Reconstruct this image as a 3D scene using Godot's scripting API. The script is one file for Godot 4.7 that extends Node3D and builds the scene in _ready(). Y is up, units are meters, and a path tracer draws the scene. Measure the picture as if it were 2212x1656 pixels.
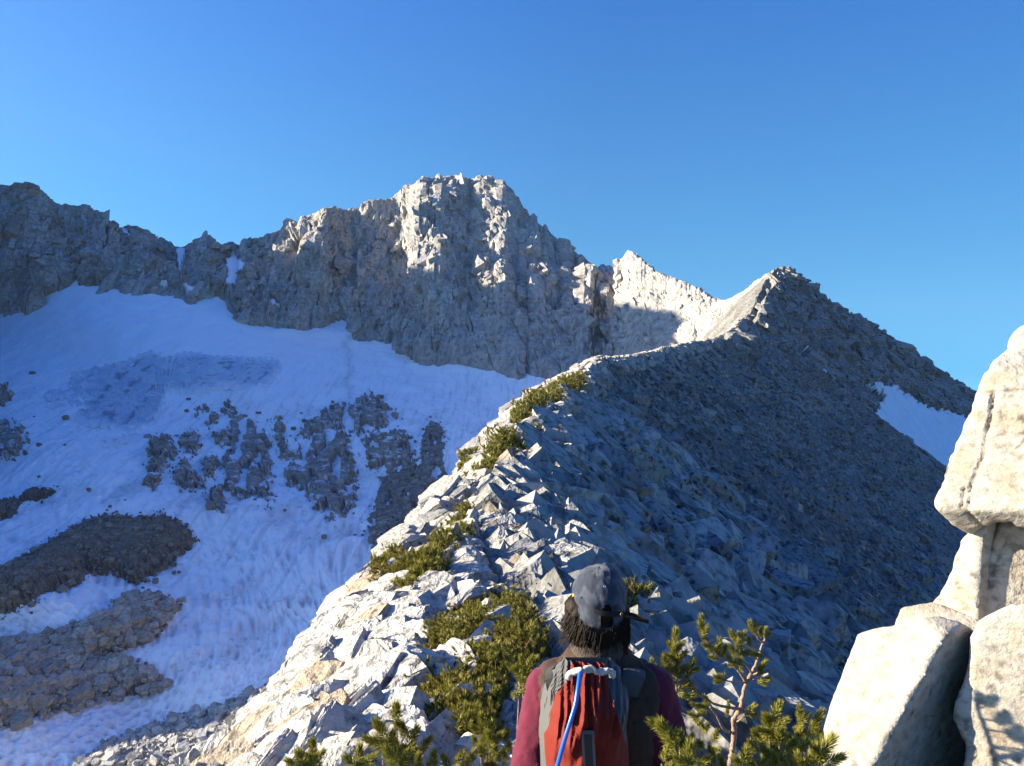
extends Node3D
# Alpine ridge in the morning: a hiker on a granite crest, a shaded glacier basin and a rocky headwall.
# All lengths are metres; the eye stands at the origin and looks along -z. P(u, v, d) is the point d metres ahead
# on the sight line through (u, v) of a 2212 x 1656 survey grid: places measured once, then real positions.
const F := 1671.0
var taken := {}
var rng := RandomNumberGenerator.new()
var M := {}

func P(u: float, v: float, d: float) -> Vector3:
	return Vector3((u - 1106.0) / F * d, (828.0 - v) / F * d, -d)

# ---------------------------------------------------------------- naming
func numbered(called: String) -> String:
	if not taken.has(called):
		taken[called] = 0
		return called
	taken[called] += 1
	return "%s_%03d" % [called, taken[called]]

func tag(o: Node3D, label: String, category := "", group := "", kind := "") -> Node3D:
	if label: o.set_meta("label", label)
	if category: o.set_meta("category", category)
	if group: o.set_meta("group", group)
	if kind: o.set_meta("kind", kind)
	return o

func thing(called: String, label: String, category: String, at := Vector3.ZERO, group := "") -> Node3D:
	var o := Node3D.new()
	o.name = numbered(called)
	add_child(o)
	o.position = at
	tag(o, label, category, group)
	return o

func obj(called: String, mesh: Mesh, mat: Material, parent: Node3D = null) -> MeshInstance3D:
	var o := MeshInstance3D.new()
	o.mesh = mesh
	o.material_override = mat
	if parent == null:
		o.name = numbered(called)
		add_child(o)
	else:
		o.name = called
		parent.add_child(o, true)
	return o

# ---------------------------------------------------------------- numbers
func tab(xs: PackedFloat32Array, ys: PackedFloat32Array, x: float) -> float:
	var n := xs.size()
	if x <= xs[0]: return ys[0]
	if x >= xs[n - 1]: return ys[n - 1]
	var i := xs.bsearch(x)
	if i < 1: i = 1
	var t := (x - xs[i - 1]) / (xs[i] - xs[i - 1])
	return lerpf(ys[i - 1], ys[i], t)

func tabv(xs: PackedFloat32Array, ps: PackedVector3Array, x: float) -> Vector3:
	var n := xs.size()
	if x <= xs[0]: return ps[0]
	if x >= xs[n - 1]: return ps[n - 1]
	var i := maxi(1, xs.bsearch(x))
	var t := (x - xs[i - 1]) / (xs[i] - xs[i - 1])
	return ps[i - 1].lerp(ps[i], t)

func ss(a: float, b: float, x: float) -> float:
	var t := clampf((x - a) / (b - a), 0.0, 1.0)
	return t * t * (3.0 - 2.0 * t)

func cols2(pairs: Array) -> Array:          # [x, y, x, y ...] to two tables
	var a := PackedFloat32Array()
	var b := PackedFloat32Array()
	for i in range(0, pairs.size(), 2):
		a.append(pairs[i])
		b.append(pairs[i + 1])
	return [a, b]

func poly(pairs: Array, k := 1.0, u0 := 0.0, v0 := 0.0) -> PackedVector2Array:
	var a := PackedVector2Array()
	for i in range(0, pairs.size(), 2):
		a.append(Vector2(u0 + k * pairs[i], v0 + k * pairs[i + 1]))
	return a

func inside_dist(p: Vector2, pg: PackedVector2Array) -> float:   # > 0 inside, pixels to the edge
	var best := 1e9
	var n := pg.size()
	var a := pg[n - 1]
	for i in n:
		var b := pg[i]
		var ab := b - a
		var t := clampf((p - a).dot(ab) / maxf(ab.length_squared(), 1e-6), 0.0, 1.0)
		best = minf(best, p.distance_squared_to(a + ab * t))
		a = b
	var s := sqrt(best)
	return s if Geometry2D.is_point_in_polygon(p, pg) else -s

# ---------------------------------------------------------------- noise
var n_soft: FastNoiseLite
var n_fbm: FastNoiseLite
var n_ridge: FastNoiseLite
var n_man: FastNoiseLite
var n_man2: FastNoiseLite
var n_crack: FastNoiseLite
var n_cell: FastNoiseLite
var n_dist: FastNoiseLite
var B1 := Basis(Vector3(0.36, 0.8, 0.48).normalized(), 0.9)
var B2 := Basis(Vector3(-0.6, 0.3, 0.74).normalized(), 1.9)
var B3 := Basis(Vector3(0.2, -0.5, 0.84).normalized(), 2.7)

func fnl(kind: int, sd: int, oct := 1) -> FastNoiseLite:
	var n := FastNoiseLite.new()
	n.noise_type = kind
	n.seed = sd
	n.frequency = 1.0
	n.fractal_type = FastNoiseLite.FRACTAL_FBM if oct > 1 else FastNoiseLite.FRACTAL_NONE
	n.fractal_octaves = oct
	return n

func make_noise() -> void:
	n_soft = fnl(FastNoiseLite.TYPE_SIMPLEX_SMOOTH, 3)
	n_fbm = fnl(FastNoiseLite.TYPE_SIMPLEX, 7, 4)
	n_ridge = fnl(FastNoiseLite.TYPE_SIMPLEX, 11, 3)
	n_ridge.fractal_type = FastNoiseLite.FRACTAL_RIDGED
	n_man = fnl(FastNoiseLite.TYPE_CELLULAR, 5)
	n_man.cellular_distance_function = FastNoiseLite.DISTANCE_MANHATTAN
	n_man.cellular_return_type = FastNoiseLite.RETURN_DISTANCE
	n_man2 = fnl(FastNoiseLite.TYPE_CELLULAR, 29)
	n_man2.cellular_distance_function = FastNoiseLite.DISTANCE_MANHATTAN
	n_man2.cellular_return_type = FastNoiseLite.RETURN_DISTANCE
	n_crack = fnl(FastNoiseLite.TYPE_CELLULAR, 17)
	n_crack.cellular_return_type = FastNoiseLite.RETURN_DISTANCE2_SUB
	n_cell = fnl(FastNoiseLite.TYPE_CELLULAR, 23)
	n_cell.cellular_return_type = FastNoiseLite.RETURN_CELL_VALUE
	n_dist = fnl(FastNoiseLite.TYPE_CELLULAR, 41)
	n_dist.cellular_return_type = FastNoiseLite.RETURN_DISTANCE

func facets(q: Vector3) -> float:            # jointed blocks one unit across, mostly -1 .. 1, peaks proud
	return -(n_man.get_noise_3dv(B1 * q) + 0.5 * n_man2.get_noise_3dv(B2 * q * 2.3) + 0.24 * n_man.get_noise_3dv(B3 * q * 5.3))

func planes(q: Vector3) -> float:            # broad clean faces with little broken on them
	return -(n_man.get_noise_3dv(B1 * q) + 0.3 * n_man2.get_noise_3dv(B2 * q * 2.1))

# ---------------------------------------------------------------- meshes
func raw(pts: PackedVector3Array, idx: PackedInt32Array, cols := PackedColorArray(), normals := PackedVector3Array(), uvs := PackedVector2Array()) -> ArrayMesh:
	var a := []
	a.resize(Mesh.ARRAY_MAX)
	a[Mesh.ARRAY_VERTEX] = pts
	a[Mesh.ARRAY_INDEX] = idx
	if cols.size(): a[Mesh.ARRAY_COLOR] = cols
	if normals.size(): a[Mesh.ARRAY_NORMAL] = normals
	if uvs.size(): a[Mesh.ARRAY_TEX_UV] = uvs
	var m := ArrayMesh.new()
	m.add_surface_from_arrays(Mesh.PRIMITIVE_TRIANGLES, a)
	return m

func grid_index(nx: int, ny: int) -> PackedInt32Array:     # row-major, ny rows of nx
	var idx := PackedInt32Array()
	idx.resize((nx - 1) * (ny - 1) * 6)
	var k := 0
	for j in ny - 1:
		for i in nx - 1:
			var a := j * nx + i
			idx[k] = a
			idx[k + 1] = a + nx
			idx[k + 2] = a + 1
			idx[k + 3] = a + 1
			idx[k + 4] = a + nx
			idx[k + 5] = a + nx + 1
			k += 6
	return idx

func grid_normals(nx: int, ny: int, pts: PackedVector3Array) -> PackedVector3Array:
	var nn := PackedVector3Array()
	nn.resize(nx * ny)
	for j in ny:
		var j0 := maxi(j - 1, 0) * nx
		var j1 := mini(j + 1, ny - 1) * nx
		for i in nx:
			var dx := pts[j * nx + mini(i + 1, nx - 1)] - pts[j * nx + maxi(i - 1, 0)]
			var dy := pts[j1 + i] - pts[j0 + i]
			nn[j * nx + i] = dy.cross(dx).normalized()
	return nn

# ---------------------------------------------------------------- sky and light
const SUN_AZ := 90.0       # degrees left of the view
const SUN_EL := 17.0
const EXPO := 3.1
var sun_to: Vector3

func setup() -> void:
	var cam := Camera3D.new()
	cam.name = "camera"
	cam.fov = rad_to_deg(2.0 * atan(828.0 / F))
	cam.near = 0.05
	cam.far = 6000.0
	add_child(cam)
	cam.current = true
	var az := deg_to_rad(SUN_AZ)
	var el := deg_to_rad(SUN_EL)
	sun_to = Vector3(-sin(az) * cos(el), sin(el), -cos(az) * cos(el))
	var sun := DirectionalLight3D.new()
	sun.name = "sun"
	sun.light_energy = 1.6
	sun.light_color = Color(1.0, 0.95, 0.86)
	sun.light_angular_distance = 0.5
	sun.shadow_enabled = true
	sun.transform = Transform3D(Basis.looking_at(-sun_to, Vector3.UP), Vector3.ZERO)
	add_child(sun)
	var we := WorldEnvironment.new()
	we.name = "environment"
	var e := Environment.new()
	e.background_mode = Environment.BG_SKY
	e.tonemap_mode = Environment.TONE_MAPPER_LINEAR
	e.tonemap_exposure = EXPO
	e.sdfgi_enabled = true
	e.ssao_enabled = true
	e.ssil_enabled = true
	var sky := Sky.new()
	var pm := PanoramaSkyMaterial.new()
	pm.panorama = ImageTexture.create_from_image(sky_image())
	pm.energy_multiplier = 1.0
	sky.sky_material = pm
	e.sky = sky
	e.fog_enabled = true
	e.fog_density = 0.000035
	e.fog_light_color = Color(0.80, 0.88, 1.0)
	e.ambient_light_source = Environment.AMBIENT_SOURCE_SKY
	we.environment = e
	add_child(we)

func sky_image() -> Image:      # clear air: a deep blue zenith, a paler horizon, and forward scattering round the sun
	var w := 512
	var h := 256
	var im := Image.create(w, h, false, Image.FORMAT_RGBF)
	for j in h:
		var el := PI * (0.5 - (j + 0.5) / h)
		for i in w:
			# a panorama begins along -z and turns to the right
			var a := TAU * (i + 0.5) / w
			var dir := Vector3(sin(a) * cos(el), sin(el), -cos(a) * cos(el))
			im.set_pixel(i, j, sky_color(dir))
	return im

func sky_color(dir: Vector3) -> Color:
	var y := maxf(dir.y, 0.0)
	var cg := dir.dot(sun_to)
	var hz := pow(1.0 - y, 2.6)                      # 1 at the horizon
	var zen := Vector3(0.006, 0.095, 0.54)
	var hor := Vector3(0.105, 0.50, 0.86)
	var c := zen.lerp(hor, hz)
	var ray := 0.80 + 0.45 * maxf(cg, 0.0) + 0.22 * cg * cg
	c *= ray
	var g := 0.80
	var mie := (1.0 - g * g) / pow(1.0 + g * g - 2.0 * g * cg, 1.5)
	c += Vector3(0.155, 0.178, 0.150) * mie * (0.25 + 0.75 * pow(1.0 - y, 2.0)) * 1.15
	c /= EXPO
	c *= 1.28
	return Color(c.x, c.y, c.z)

# ---------------------------------------------------------------- materials
func noise_tex(n: FastNoiseLite, size: int, ramp: Gradient, normal := false, bump := 8.0) -> NoiseTexture2D:
	var t := NoiseTexture2D.new()
	t.width = size
	t.height = size
	t.seamless = true
	t.noise = n
	t.color_ramp = ramp
	t.as_normal_map = normal
	t.bump_strength = bump
	return t

func ramp(stops: Array) -> Gradient:         # [offset, color, ...]
	var g := Gradient.new()
	var o := PackedFloat32Array()
	var c := PackedColorArray()
	for i in range(0, stops.size(), 2):
		o.append(stops[i])
		c.append(stops[i + 1])
	g.offsets = o
	g.colors = c
	return g

func grey(x: float) -> Color:
	return Color(x, x, x).linear_to_srgb()

func rock_mat(size: float, relief: float, lo := 0.72, hi := 1.12, world := true, lichen := 0.0) -> StandardMaterial3D:
	# vertex colours carry the stone's own colour; the texture its grain and blotches; size = metres per repeat
	var m := StandardMaterial3D.new()
	m.vertex_color_use_as_albedo = true
	m.roughness = 0.92
	m.metallic_specular = 0.3
	var n := fnl(FastNoiseLite.TYPE_SIMPLEX, 77 + int(size * 10), 6)
	n.frequency = 0.012
	n.fractal_gain = 0.62
	m.albedo_texture = noise_tex(n, 512, ramp([0.0, grey(lo * 0.55), 0.30, grey(lo * 0.8), 0.36, grey(lo), 0.55, grey(0.5 * (lo + hi)), 0.75, grey(minf(hi, 1.0)), 1.0, grey(minf(hi, 1.0))]))
	if lichen > 0.0:      # dark crusts with sharp edges; in mid_rock, blotches that imitate shaded gaps
		m.albedo_texture.color_ramp = ramp([0.0, grey(0.16), 0.30, grey(0.22), 0.335, grey(lo * 0.55), 0.36, grey(lo), 0.55, grey(0.5 * (lo + hi)), 0.75, grey(minf(hi, 1.0)), 1.0, grey(minf(hi, 1.0))])
	m.uv1_triplanar = true
	m.uv1_world_triplanar = world
	m.uv1_scale = Vector3.ONE / size
	if relief > 0.0:
		var b := fnl(FastNoiseLite.TYPE_SIMPLEX, 177 + int(size * 10), 6)
		b.frequency = 0.02
		b.fractal_gain = 0.65
		m.heightmap_enabled = true
		m.heightmap_texture = noise_tex(b, 512, null)
		m.heightmap_scale = relief * 100.0
	return m

func plain(c: Color, rough := 0.8, spec := 0.3) -> StandardMaterial3D:   # c in linear values
	var m := StandardMaterial3D.new()
	m.albedo_color = c.linear_to_srgb()
	m.roughness = rough
	m.metallic_specular = spec
	return m

func make_mats() -> void:
	M.far_rock = rock_mat(36.0, 0.7, 0.66, 1.1)
	M.mid_rock = rock_mat(6.5, 0.16, 0.68, 1.15, true, 1.0)  # its dark blotches imitate the shaded gaps between blocks
	M.plain_rock = rock_mat(12.0, 0.2, 0.7, 1.12)
	M.near_rock = rock_mat(1.3, 0.035, 0.70, 1.15, true, 1.0)
	var s := StandardMaterial3D.new()
	s.vertex_color_use_as_albedo = true
	s.roughness = 0.75
	s.metallic_specular = 0.25
	M.snow = s
	var tones := [Color(0.50, 0.47, 0.41), Color(0.44, 0.41, 0.355), Color(0.40, 0.32, 0.225), Color(0.25, 0.225, 0.19), Color(0.20, 0.18, 0.155), Color(0.29, 0.265, 0.23)]
	for i in tones.size():
		var c: StandardMaterial3D = M.near_rock.duplicate() if i < 3 else M.mid_rock.duplicate()
		c.vertex_color_use_as_albedo = false
		c.albedo_color = tones[i].linear_to_srgb()
		M["stone%d" % i] = c

# ---------------------------------------------------------------- the glacier basin and the headwall
var GD := cols2([500, 880, 545, 862, 600, 825, 650, 790, 700, 740, 800, 640, 950, 510, 1100, 400, 1300, 300, 1500, 240, 1656, 205, 1800, 180])
var SNOWLINE := cols2([-420, 760, -260, 722, -100, 690, 0, 678, 90, 655, 100, 628, 140, 612, 168, 594, 176, 588, 188, 606, 240, 620, 300, 628, 400, 648, 415, 652, 450, 640, 470, 634, 505, 640, 511, 690, 560, 698, 640, 706, 690, 703, 705, 690, 740, 684, 752, 716, 770, 727, 830, 735, 860, 734, 890, 752, 930, 780, 1000, 782, 1060, 795, 1130, 815, 1190, 832, 1260, 850, 1350, 870, 1450, 880, 1640, 890])
var SKYLINE := cols2([-420, 150, -260, 250, -120, 335, 0, 398, 37, 408, 39, 402, 58, 408, 68, 410, 85, 421, 113, 440, 147, 450, 174, 456, 207, 463, 209, 460, 228, 465, 229, 480, 246, 488, 260, 500, 284, 502, 314, 505, 328, 514, 345, 526, 362, 532, 379, 539, 407, 540, 424, 531, 441, 519, 451, 513, 460, 522, 472, 531, 492, 533, 499, 529, 509, 534, 523, 534, 525, 527, 537, 522, 561, 519, 581, 505, 612, 498, 615, 490, 626, 491, 629, 485, 651, 485, 656, 474, 675, 462, 697, 455, 731, 452, 750, 455, 754, 451, 768, 457, 792, 445, 819, 440, 850, 428, 870, 414, 887, 406, 908, 394, 918, 388, 942, 387, 949, 380, 956, 386, 986, 380, 1000, 387, 1019, 391, 1031, 387, 1038, 382, 1046, 387, 1055, 388, 1072, 404, 1080, 396, 1096, 413, 1116, 437, 1130, 454, 1154, 478, 1173, 496, 1177, 486, 1181, 496, 1192, 510, 1212, 531, 1219, 523, 1229, 534, 1246, 557, 1249, 566, 1255, 549, 1270, 563, 1286, 577, 1289, 591, 1294, 582, 1302, 573, 1309, 580, 1316, 577, 1324, 587, 1326, 598, 1328, 563, 1333, 562, 1345, 561, 1357, 541, 1372, 548, 1387, 560, 1419, 588, 1475, 609, 1512, 625, 1535, 643, 1558, 649, 1600, 665, 1640, 690])
var SKYDEPTH := cols2([-420, 700, -260, 790, -120, 850, 0, 890, 200, 920, 379, 965, 451, 940, 520, 960, 560, 930, 640, 895, 690, 872, 720, 890, 860, 915, 905, 905, 960, 930, 1040, 930, 1100, 915, 1180, 880, 1248, 845, 1256, 820, 1286, 815, 1289, 832, 1324, 825, 1328, 770, 1357, 750, 1420, 680, 1475, 630, 1535, 570, 1560, 545, 1640, 500])
var BASEDEPTH := cols2([1130, 627, 1190, 612, 1260, 600, 1330, 570, 1450, 490, 1640, 420])
var BUTTRESS := cols2([540, 0, 560, 14, 640, 8, 668, -20, 700, -26, 716, 8, 760, 34, 860, 34, 885, 22, 906, -30, 950, -34, 985, -6, 1010, 8, 1060, -8, 1090, -22, 1110, 4, 1150, -10, 1180, 6, 1240, -6, 1260, 0])
var HW_SNOW := [   # snow that clings to the wall, zoomed survey coordinates
	["snow_couloir", "narrow white snow gully left of the little tower at the col", [1115, 650, 1175, 648, 1185, 680, 1160, 730, 1150, 800, 1160, 860, 1175, 885, 1245, 905, 1190, 940, 1165, 900, 1145, 850, 1130, 800, 1122, 720]],
	["snow_couloir", "broad white snow gully right of the little tower at the col", [1465, 665, 1490, 668, 1490, 720, 1510, 735, 1555, 720, 1568, 775, 1530, 830, 1500, 850, 1490, 905, 1420, 885, 1440, 830, 1430, 735, 1445, 720]],
	["snow_patch", "small snow patch high on the left skyline", [752, 518, 800, 528, 822, 560, 845, 580, 830, 596, 800, 575, 770, 560]],
	["snow_patch", "crooked snow patch on the dark wall right of the gullies", [1722, 965, 1745, 985, 1775, 1020, 1760, 1028, 1745, 1020, 1720, 1038, 1702, 1020, 1715, 990]],
	["snow_patch", "tiny snow patch left of the crooked one on the dark wall", [1642, 1000, 1670, 975, 1672, 995, 1650, 1008]],
	["snow_patch", "tiny snow patch near the foot of the dark wall", [1805, 1048, 1838, 1052, 1835, 1064, 1812, 1062]],
	["snow_patch", "small snow ledge above the snowfield in the left cliffs", [1005, 865, 1040, 860, 1060, 850, 1058, 875, 1035, 880, 1010, 876]],
]
var hw_snow_polys: Array[PackedVector2Array] = []
var hw_base: PackedVector3Array
var hw_norm: PackedVector3Array
var hw_nx := 0
var hw_ny := 0
var hw_u0 := -420.0
var hw_du := 1.95
var hw_pts: PackedVector3Array
var hw_first := 0
var hw_rows := 0

func glacier_depth(u: float, v: float) -> float:
	var d := tab(GD[0], GD[1], v)
	# the basin rises towards the left wall and rolls gently
	d *= 1.0 + 0.035 * sin(u * 0.006 + v * 0.004) + 0.02 * sin(v * 0.019 - u * 0.008)
	return d

func headwall_base_depth(u: float) -> float:
	if u > 1130.0: return tab(BASEDEPTH[0], BASEDEPTH[1], u)
	return glacier_depth(u, tab(SNOWLINE[0], SNOWLINE[1], u))

func headwall() -> void:
	var below := 8
	var rows := 190
	var back := 8
	var nx := int((1640.0 - hw_u0) / hw_du)
	var ny := below + rows + back
	var pts := PackedVector3Array()
	pts.resize(nx * ny)
	var nt := PackedFloat32Array()
	nt.resize(ny)
	var us := PackedFloat32Array()
	for i in nx:
		var u := hw_u0 + i * hw_du
		us.append(u)
		var vs := tab(SNOWLINE[0], SNOWLINE[1], u)
		# the wall's foot follows a smoother line than the snow's edge
		var vk := tab(SKYLINE[0], SKYLINE[1], u)
		var jag := n_fbm.get_noise_2d(u * 0.11, 3.0) * 3.0 + n_man.get_noise_2d(u * 0.16, 9.0) * 1.6
		vk += jag * (0.4 if u < 1330.0 else 0.7)
		var db := headwall_base_depth(u)
		var dk := tab(SKYDEPTH[0], SKYDEPTH[1], u)
		var bt := tab(BUTTRESS[0], BUTTRESS[1], u)
		for j in ny:
			if j < below:
				var k := float(below - j)
				pts[j * nx + i] = P(u, vs, db) + Vector3(0, -k * 7.0, k * 1.0)
				nt[j] = -k / below
			elif j < below + rows:
				var t := float(j - below) / (rows - 1)
				nt[j] = t
				var v := lerpf(vs, vk, t)
				var d := lerpf(db, dk, pow(t, 1.35))
				d += bt * ss(0.12, 0.5, t) * (1.0 - 0.55 * ss(0.8, 1.0, t))
				pts[j * nx + i] = P(u, v, d)
			else:
				var k := float(j - below - rows + 1)
				var q := P(u, vk, dk)
				nt[j] = 1.0 + k / back
				pts[j * nx + i] = q + Vector3(q.x / dk * k * 9.0, -k * (5.0 + k), -k * 9.0)
	var nn := grid_normals(nx, ny, pts)
	hw_base = pts.duplicate()
	hw_norm = nn.duplicate()
	for s in HW_SNOW: hw_snow_polys.append(poly(s[2], 0.3418, 0.0, 324.0))
	var cols := PackedColorArray()
	cols.resize(nx * ny)
	for j in ny:
		var t := nt[j]
		var fade := 1.0 if t < 0.96 else lerpf(1.0, 0.35, ss(0.96, 1.0, t))
		for i in nx:
			var a := j * nx + i
			var p := pts[a]
			var n := nn[a]
			if n.z < 0.0: n = -n
			var u := us[i]
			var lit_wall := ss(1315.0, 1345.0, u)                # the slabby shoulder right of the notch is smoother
			# ribs and gullies that run down the fall line
			var rib := n_ridge.get_noise_3d(p.x / 85.0 + p.y / 300.0, p.y / 330.0, p.z / 120.0)
			var rib2 := n_ridge.get_noise_3d(p.x / 26.0 - p.y / 90.0, p.y / 120.0 + 5.0, p.z / 50.0)
			var lean := lerpf(-0.1, 0.42, ss(700.0, 1100.0, u))
			var q := Vector3(p.x + lean * p.y, p.y * 0.3, p.z)
			var f := planes(q / 21.0)
			var f2 := planes(Vector3(q.x, p.y * 0.5, q.z) / 8.0 + Vector3(7, 3, 1))
			var cr := n_crack.get_noise_3dv(q / 19.0)            # -1 in the cracks
			var f0 := planes(Vector3(q.x, p.y * 0.36, p.z) / 46.0 + Vector3(5, 1, 2))
			var line := n_ridge.get_noise_3d(q.x / 17.0, p.y / 120.0, p.z / 60.0)
			var line2 := n_ridge.get_noise_3d(q.x / 7.0 + 9.0, p.y / 55.0, p.z / 30.0)
			var h := rib * 7.0 + rib2 * 3.6 + f0 * 6.0 + f * 3.4 + f2 * 1.3 * (0.4 + ss(-0.2, 0.4, n_soft.get_noise_3dv(p / 55.0)))
			h -= 3.2 * ss(0.6, 0.85, line) + 1.3 * ss(0.6, 0.9, line2)
			h *= lerpf(1.0, 0.42, lit_wall)
			# the foot of the wall right of the snow is smooth slab
			var slab := ss(930.0, 1100.0, u) * (1.0 - ss(0.2, 0.45, t))
			h *= 1.0 - 0.6 * slab
			if u > 240.0 and u < 650.0:
				var sp := Vector2(u, 828.0 + p.y / p.z * F)
				for pg in hw_snow_polys:
					if Geometry2D.is_point_in_polygon(sp, pg): h = minf(h * 0.2 - 6.0, -3.0)
			pts[a] = p + (n * 0.85 + Vector3(0, 0.28, 0.2)) * h * fade
			# colour
			var w := n_fbm.get_noise_3d(p.x / 60.0, p.y / 45.0, p.z / 60.0)
			var c := Color(0.43, 0.40, 0.35)
			c = c.lerp(Color(0.49, 0.455, 0.40), ss(-0.2, 0.4, w))
			var rust := ss(0.05, 0.45, n_fbm.get_noise_3d(p.x / 38.0 + 50.0, p.y / 55.0, p.z / 38.0)) * (1.0 - ss(420.0, 900.0, u)) 
			c = c.lerp(Color(0.29, 0.24, 0.165), rust * 0.75)
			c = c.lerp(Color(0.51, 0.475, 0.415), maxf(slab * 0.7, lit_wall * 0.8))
			var vein := n_soft.get_noise_3d(p.x / 9.0, p.y / 60.0, p.z / 9.0 + 20.0)
			c = c * (0.9 + 0.16 * vein)
			c = c * (1.0 - 0.40 * ss(0.66, 0.85, line)) * (1.0 - 0.3 * ss(0.66, 0.9, line2))
			# black water streaks under the notch
			var vpx := 828.0 - p.y / -p.z * F
			if u > 1262.0 and u < 1332.0 and vpx > 600.0:
				var edge := ss(1266.0, 1278.0, u) * (1.0 - ss(1310.0 - (vpx - 620.0) * 0.12, 1326.0 - (vpx - 620.0) * 0.12, u)) * ss(600.0, 622.0, vpx)
				var st := ss(-0.12, 0.2, n_soft.get_noise_2d(u * 0.30 + 0.02 * vpx, vpx * 0.013) + 0.3 * n_soft.get_noise_2d(u * 0.7, vpx * 0.05))
				c = c.lerp(Color(0.035, 0.035, 0.037), st * edge * 0.92)
			cols[a] = Color(c.r, c.g, c.b)
	hw_nx = nx
	hw_ny = ny
	hw_pts = pts
	hw_first = below
	hw_rows = rows
	var o := obj("headwall_mountain", raw(pts, grid_index(nx, ny), cols), M.far_rock)
	headwall_slabs(o)
	tag(o, "grey granite headwall with jagged summit and pinnacles above the glacier", "", "", "structure")

func headwall_depth(u: float, v: float) -> float:      # nearest stone round that sight line
	var i := clampi(int((u - hw_u0) / hw_du), 3, hw_nx - 4)
	var vs := tab(SNOWLINE[0], SNOWLINE[1], u)
	var vk := tab(SKYLINE[0], SKYLINE[1], u)
	var j := clampi(hw_first + int((v - vs) / (vk - vs) * (hw_rows - 1)), 1, hw_ny - 2)
	var d := 1e9
	for jj in range(maxi(j - 3, 0), mini(j + 4, hw_ny)):
		for ii in range(i - 2, i + 3):
			d = minf(d, -hw_pts[jj * hw_nx + ii].z)
	return d

func valley() -> void:      # the low country round the mountains
	var n := 90
	var pts := PackedVector3Array()
	var cols := PackedColorArray()
	for j in n:
		for i in n:
			var p := Vector3(lerpf(-2600.0, 2600.0, float(i) / (n - 1)), 0, lerpf(2200.0, -3000.0, float(j) / (n - 1)))
			p.y = -215.0 + 18.0 * n_fbm.get_noise_2d(p.x / 420.0, p.z / 420.0)
			pts.append(p)
			cols.append(Color(0.34, 0.315, 0.27) * (0.9 + 0.3 * n_fbm.get_noise_2d(p.x / 90.0, p.z / 90.0)))
	tag(obj("ground", raw(pts, grid_index(n, n), cols), M.far_rock), "rocky low ground round the mountains", "", "", "structure")

func left_wall() -> void:      # the cirque's left arm, which runs on towards the eye outside the picture; crest shaped for its shadows
	var crest := PackedVector3Array([Vector3(-670, 330, -960), Vector3(-655, 335, -905), Vector3(-640, 262, -855), Vector3(-645, 272, -770), Vector3(-600, 278, -680), Vector3(-545, 255, -580), Vector3(-490, 160, -470), Vector3(-440, 90, -370), Vector3(-405, 48, -290), Vector3(-380, 0, -230), Vector3(-370, -60, -180), Vector3(-380, -110, -120)])
	var foot := PackedVector3Array([Vector3(-600, 80, -940), Vector3(-585, 70, -885), Vector3(-560, 60, -830), Vector3(-530, 60, -740), Vector3(-470, 40, -650), Vector3(-400, 10, -560), Vector3(-340, -20, -460), Vector3(-290, -60, -360), Vector3(-260, -85, -290), Vector3(-250, -105, -230), Vector3(-250, -115, -170), Vector3(-250, -130, -110)])
	var xs := PackedFloat32Array(range(crest.size()))
	var nx := 200
	var ny := 60
	var pts := PackedVector3Array()
	var cols := PackedColorArray()
	for j in ny:
		var t := float(j) / (ny - 1) * 2.3 - 0.8
		for i in nx:
			var s := float(i) / (nx - 1) * (crest.size() - 1)
			var c := tabv(xs, crest, s)
			var f := tabv(xs, foot, s)
			var p := f.lerp(c, t) if t < 1.0 else c + (c - f) * Vector3(1, -1, 1) * (t - 1.0)
			var jag := 1.0 - absf(t - 1.0) * 0.5
			p += Vector3(0.5, 0.4, 0) * (n_ridge.get_noise_3dv(p / 90.0) * 14.0 + facets(p / 26.0) * 6.0) * jag
			pts.append(p)
			cols.append(Color(0.34, 0.31, 0.27) * (0.95 + 0.2 * n_fbm.get_noise_3dv(p / 50.0)))
	tag(obj("left_mountain", raw(pts, grid_index(nx, ny), cols), M.far_rock), "unseen rocky arm of the cirque along its left side, crest shaped to cast shadows", "", "", "structure")

# ---------------------------------------------------------------- what lies in the basin
var SNOW_MARKS := [["the bare ice", 330, 840], ["the ice's left end", 130, 850], ["the ice's right end", 590, 800], ["the large rounded outcrop", 25, 950], ["the pale blocky outcrop", 345, 965], ["the peaked outcrop", 410, 955], ["the two-pronged outcrop", 540, 1000], ["the tall narrow outcrop", 455, 925], ["the fin-shaped outcrop", 400, 1020], ["the small rock knob", 452, 1006], ["the lowest small outcrop", 466, 1080], ["the outcrop with two notches", 604, 922], ["the broad outcrop", 700, 1020], ["the highest dark outcrop", 800, 890], ["the outcrop above the scree", 840, 960], ["the scree tongue", 870, 1080], ["the tip of the brown moraine", 400, 1160], ["the brown moraine's lower edge", 260, 1250], ["the tip of the lower moraine", 370, 1300], ["the lower moraine", 200, 1400], ["the small gravel strip", 60, 1080]]

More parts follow.
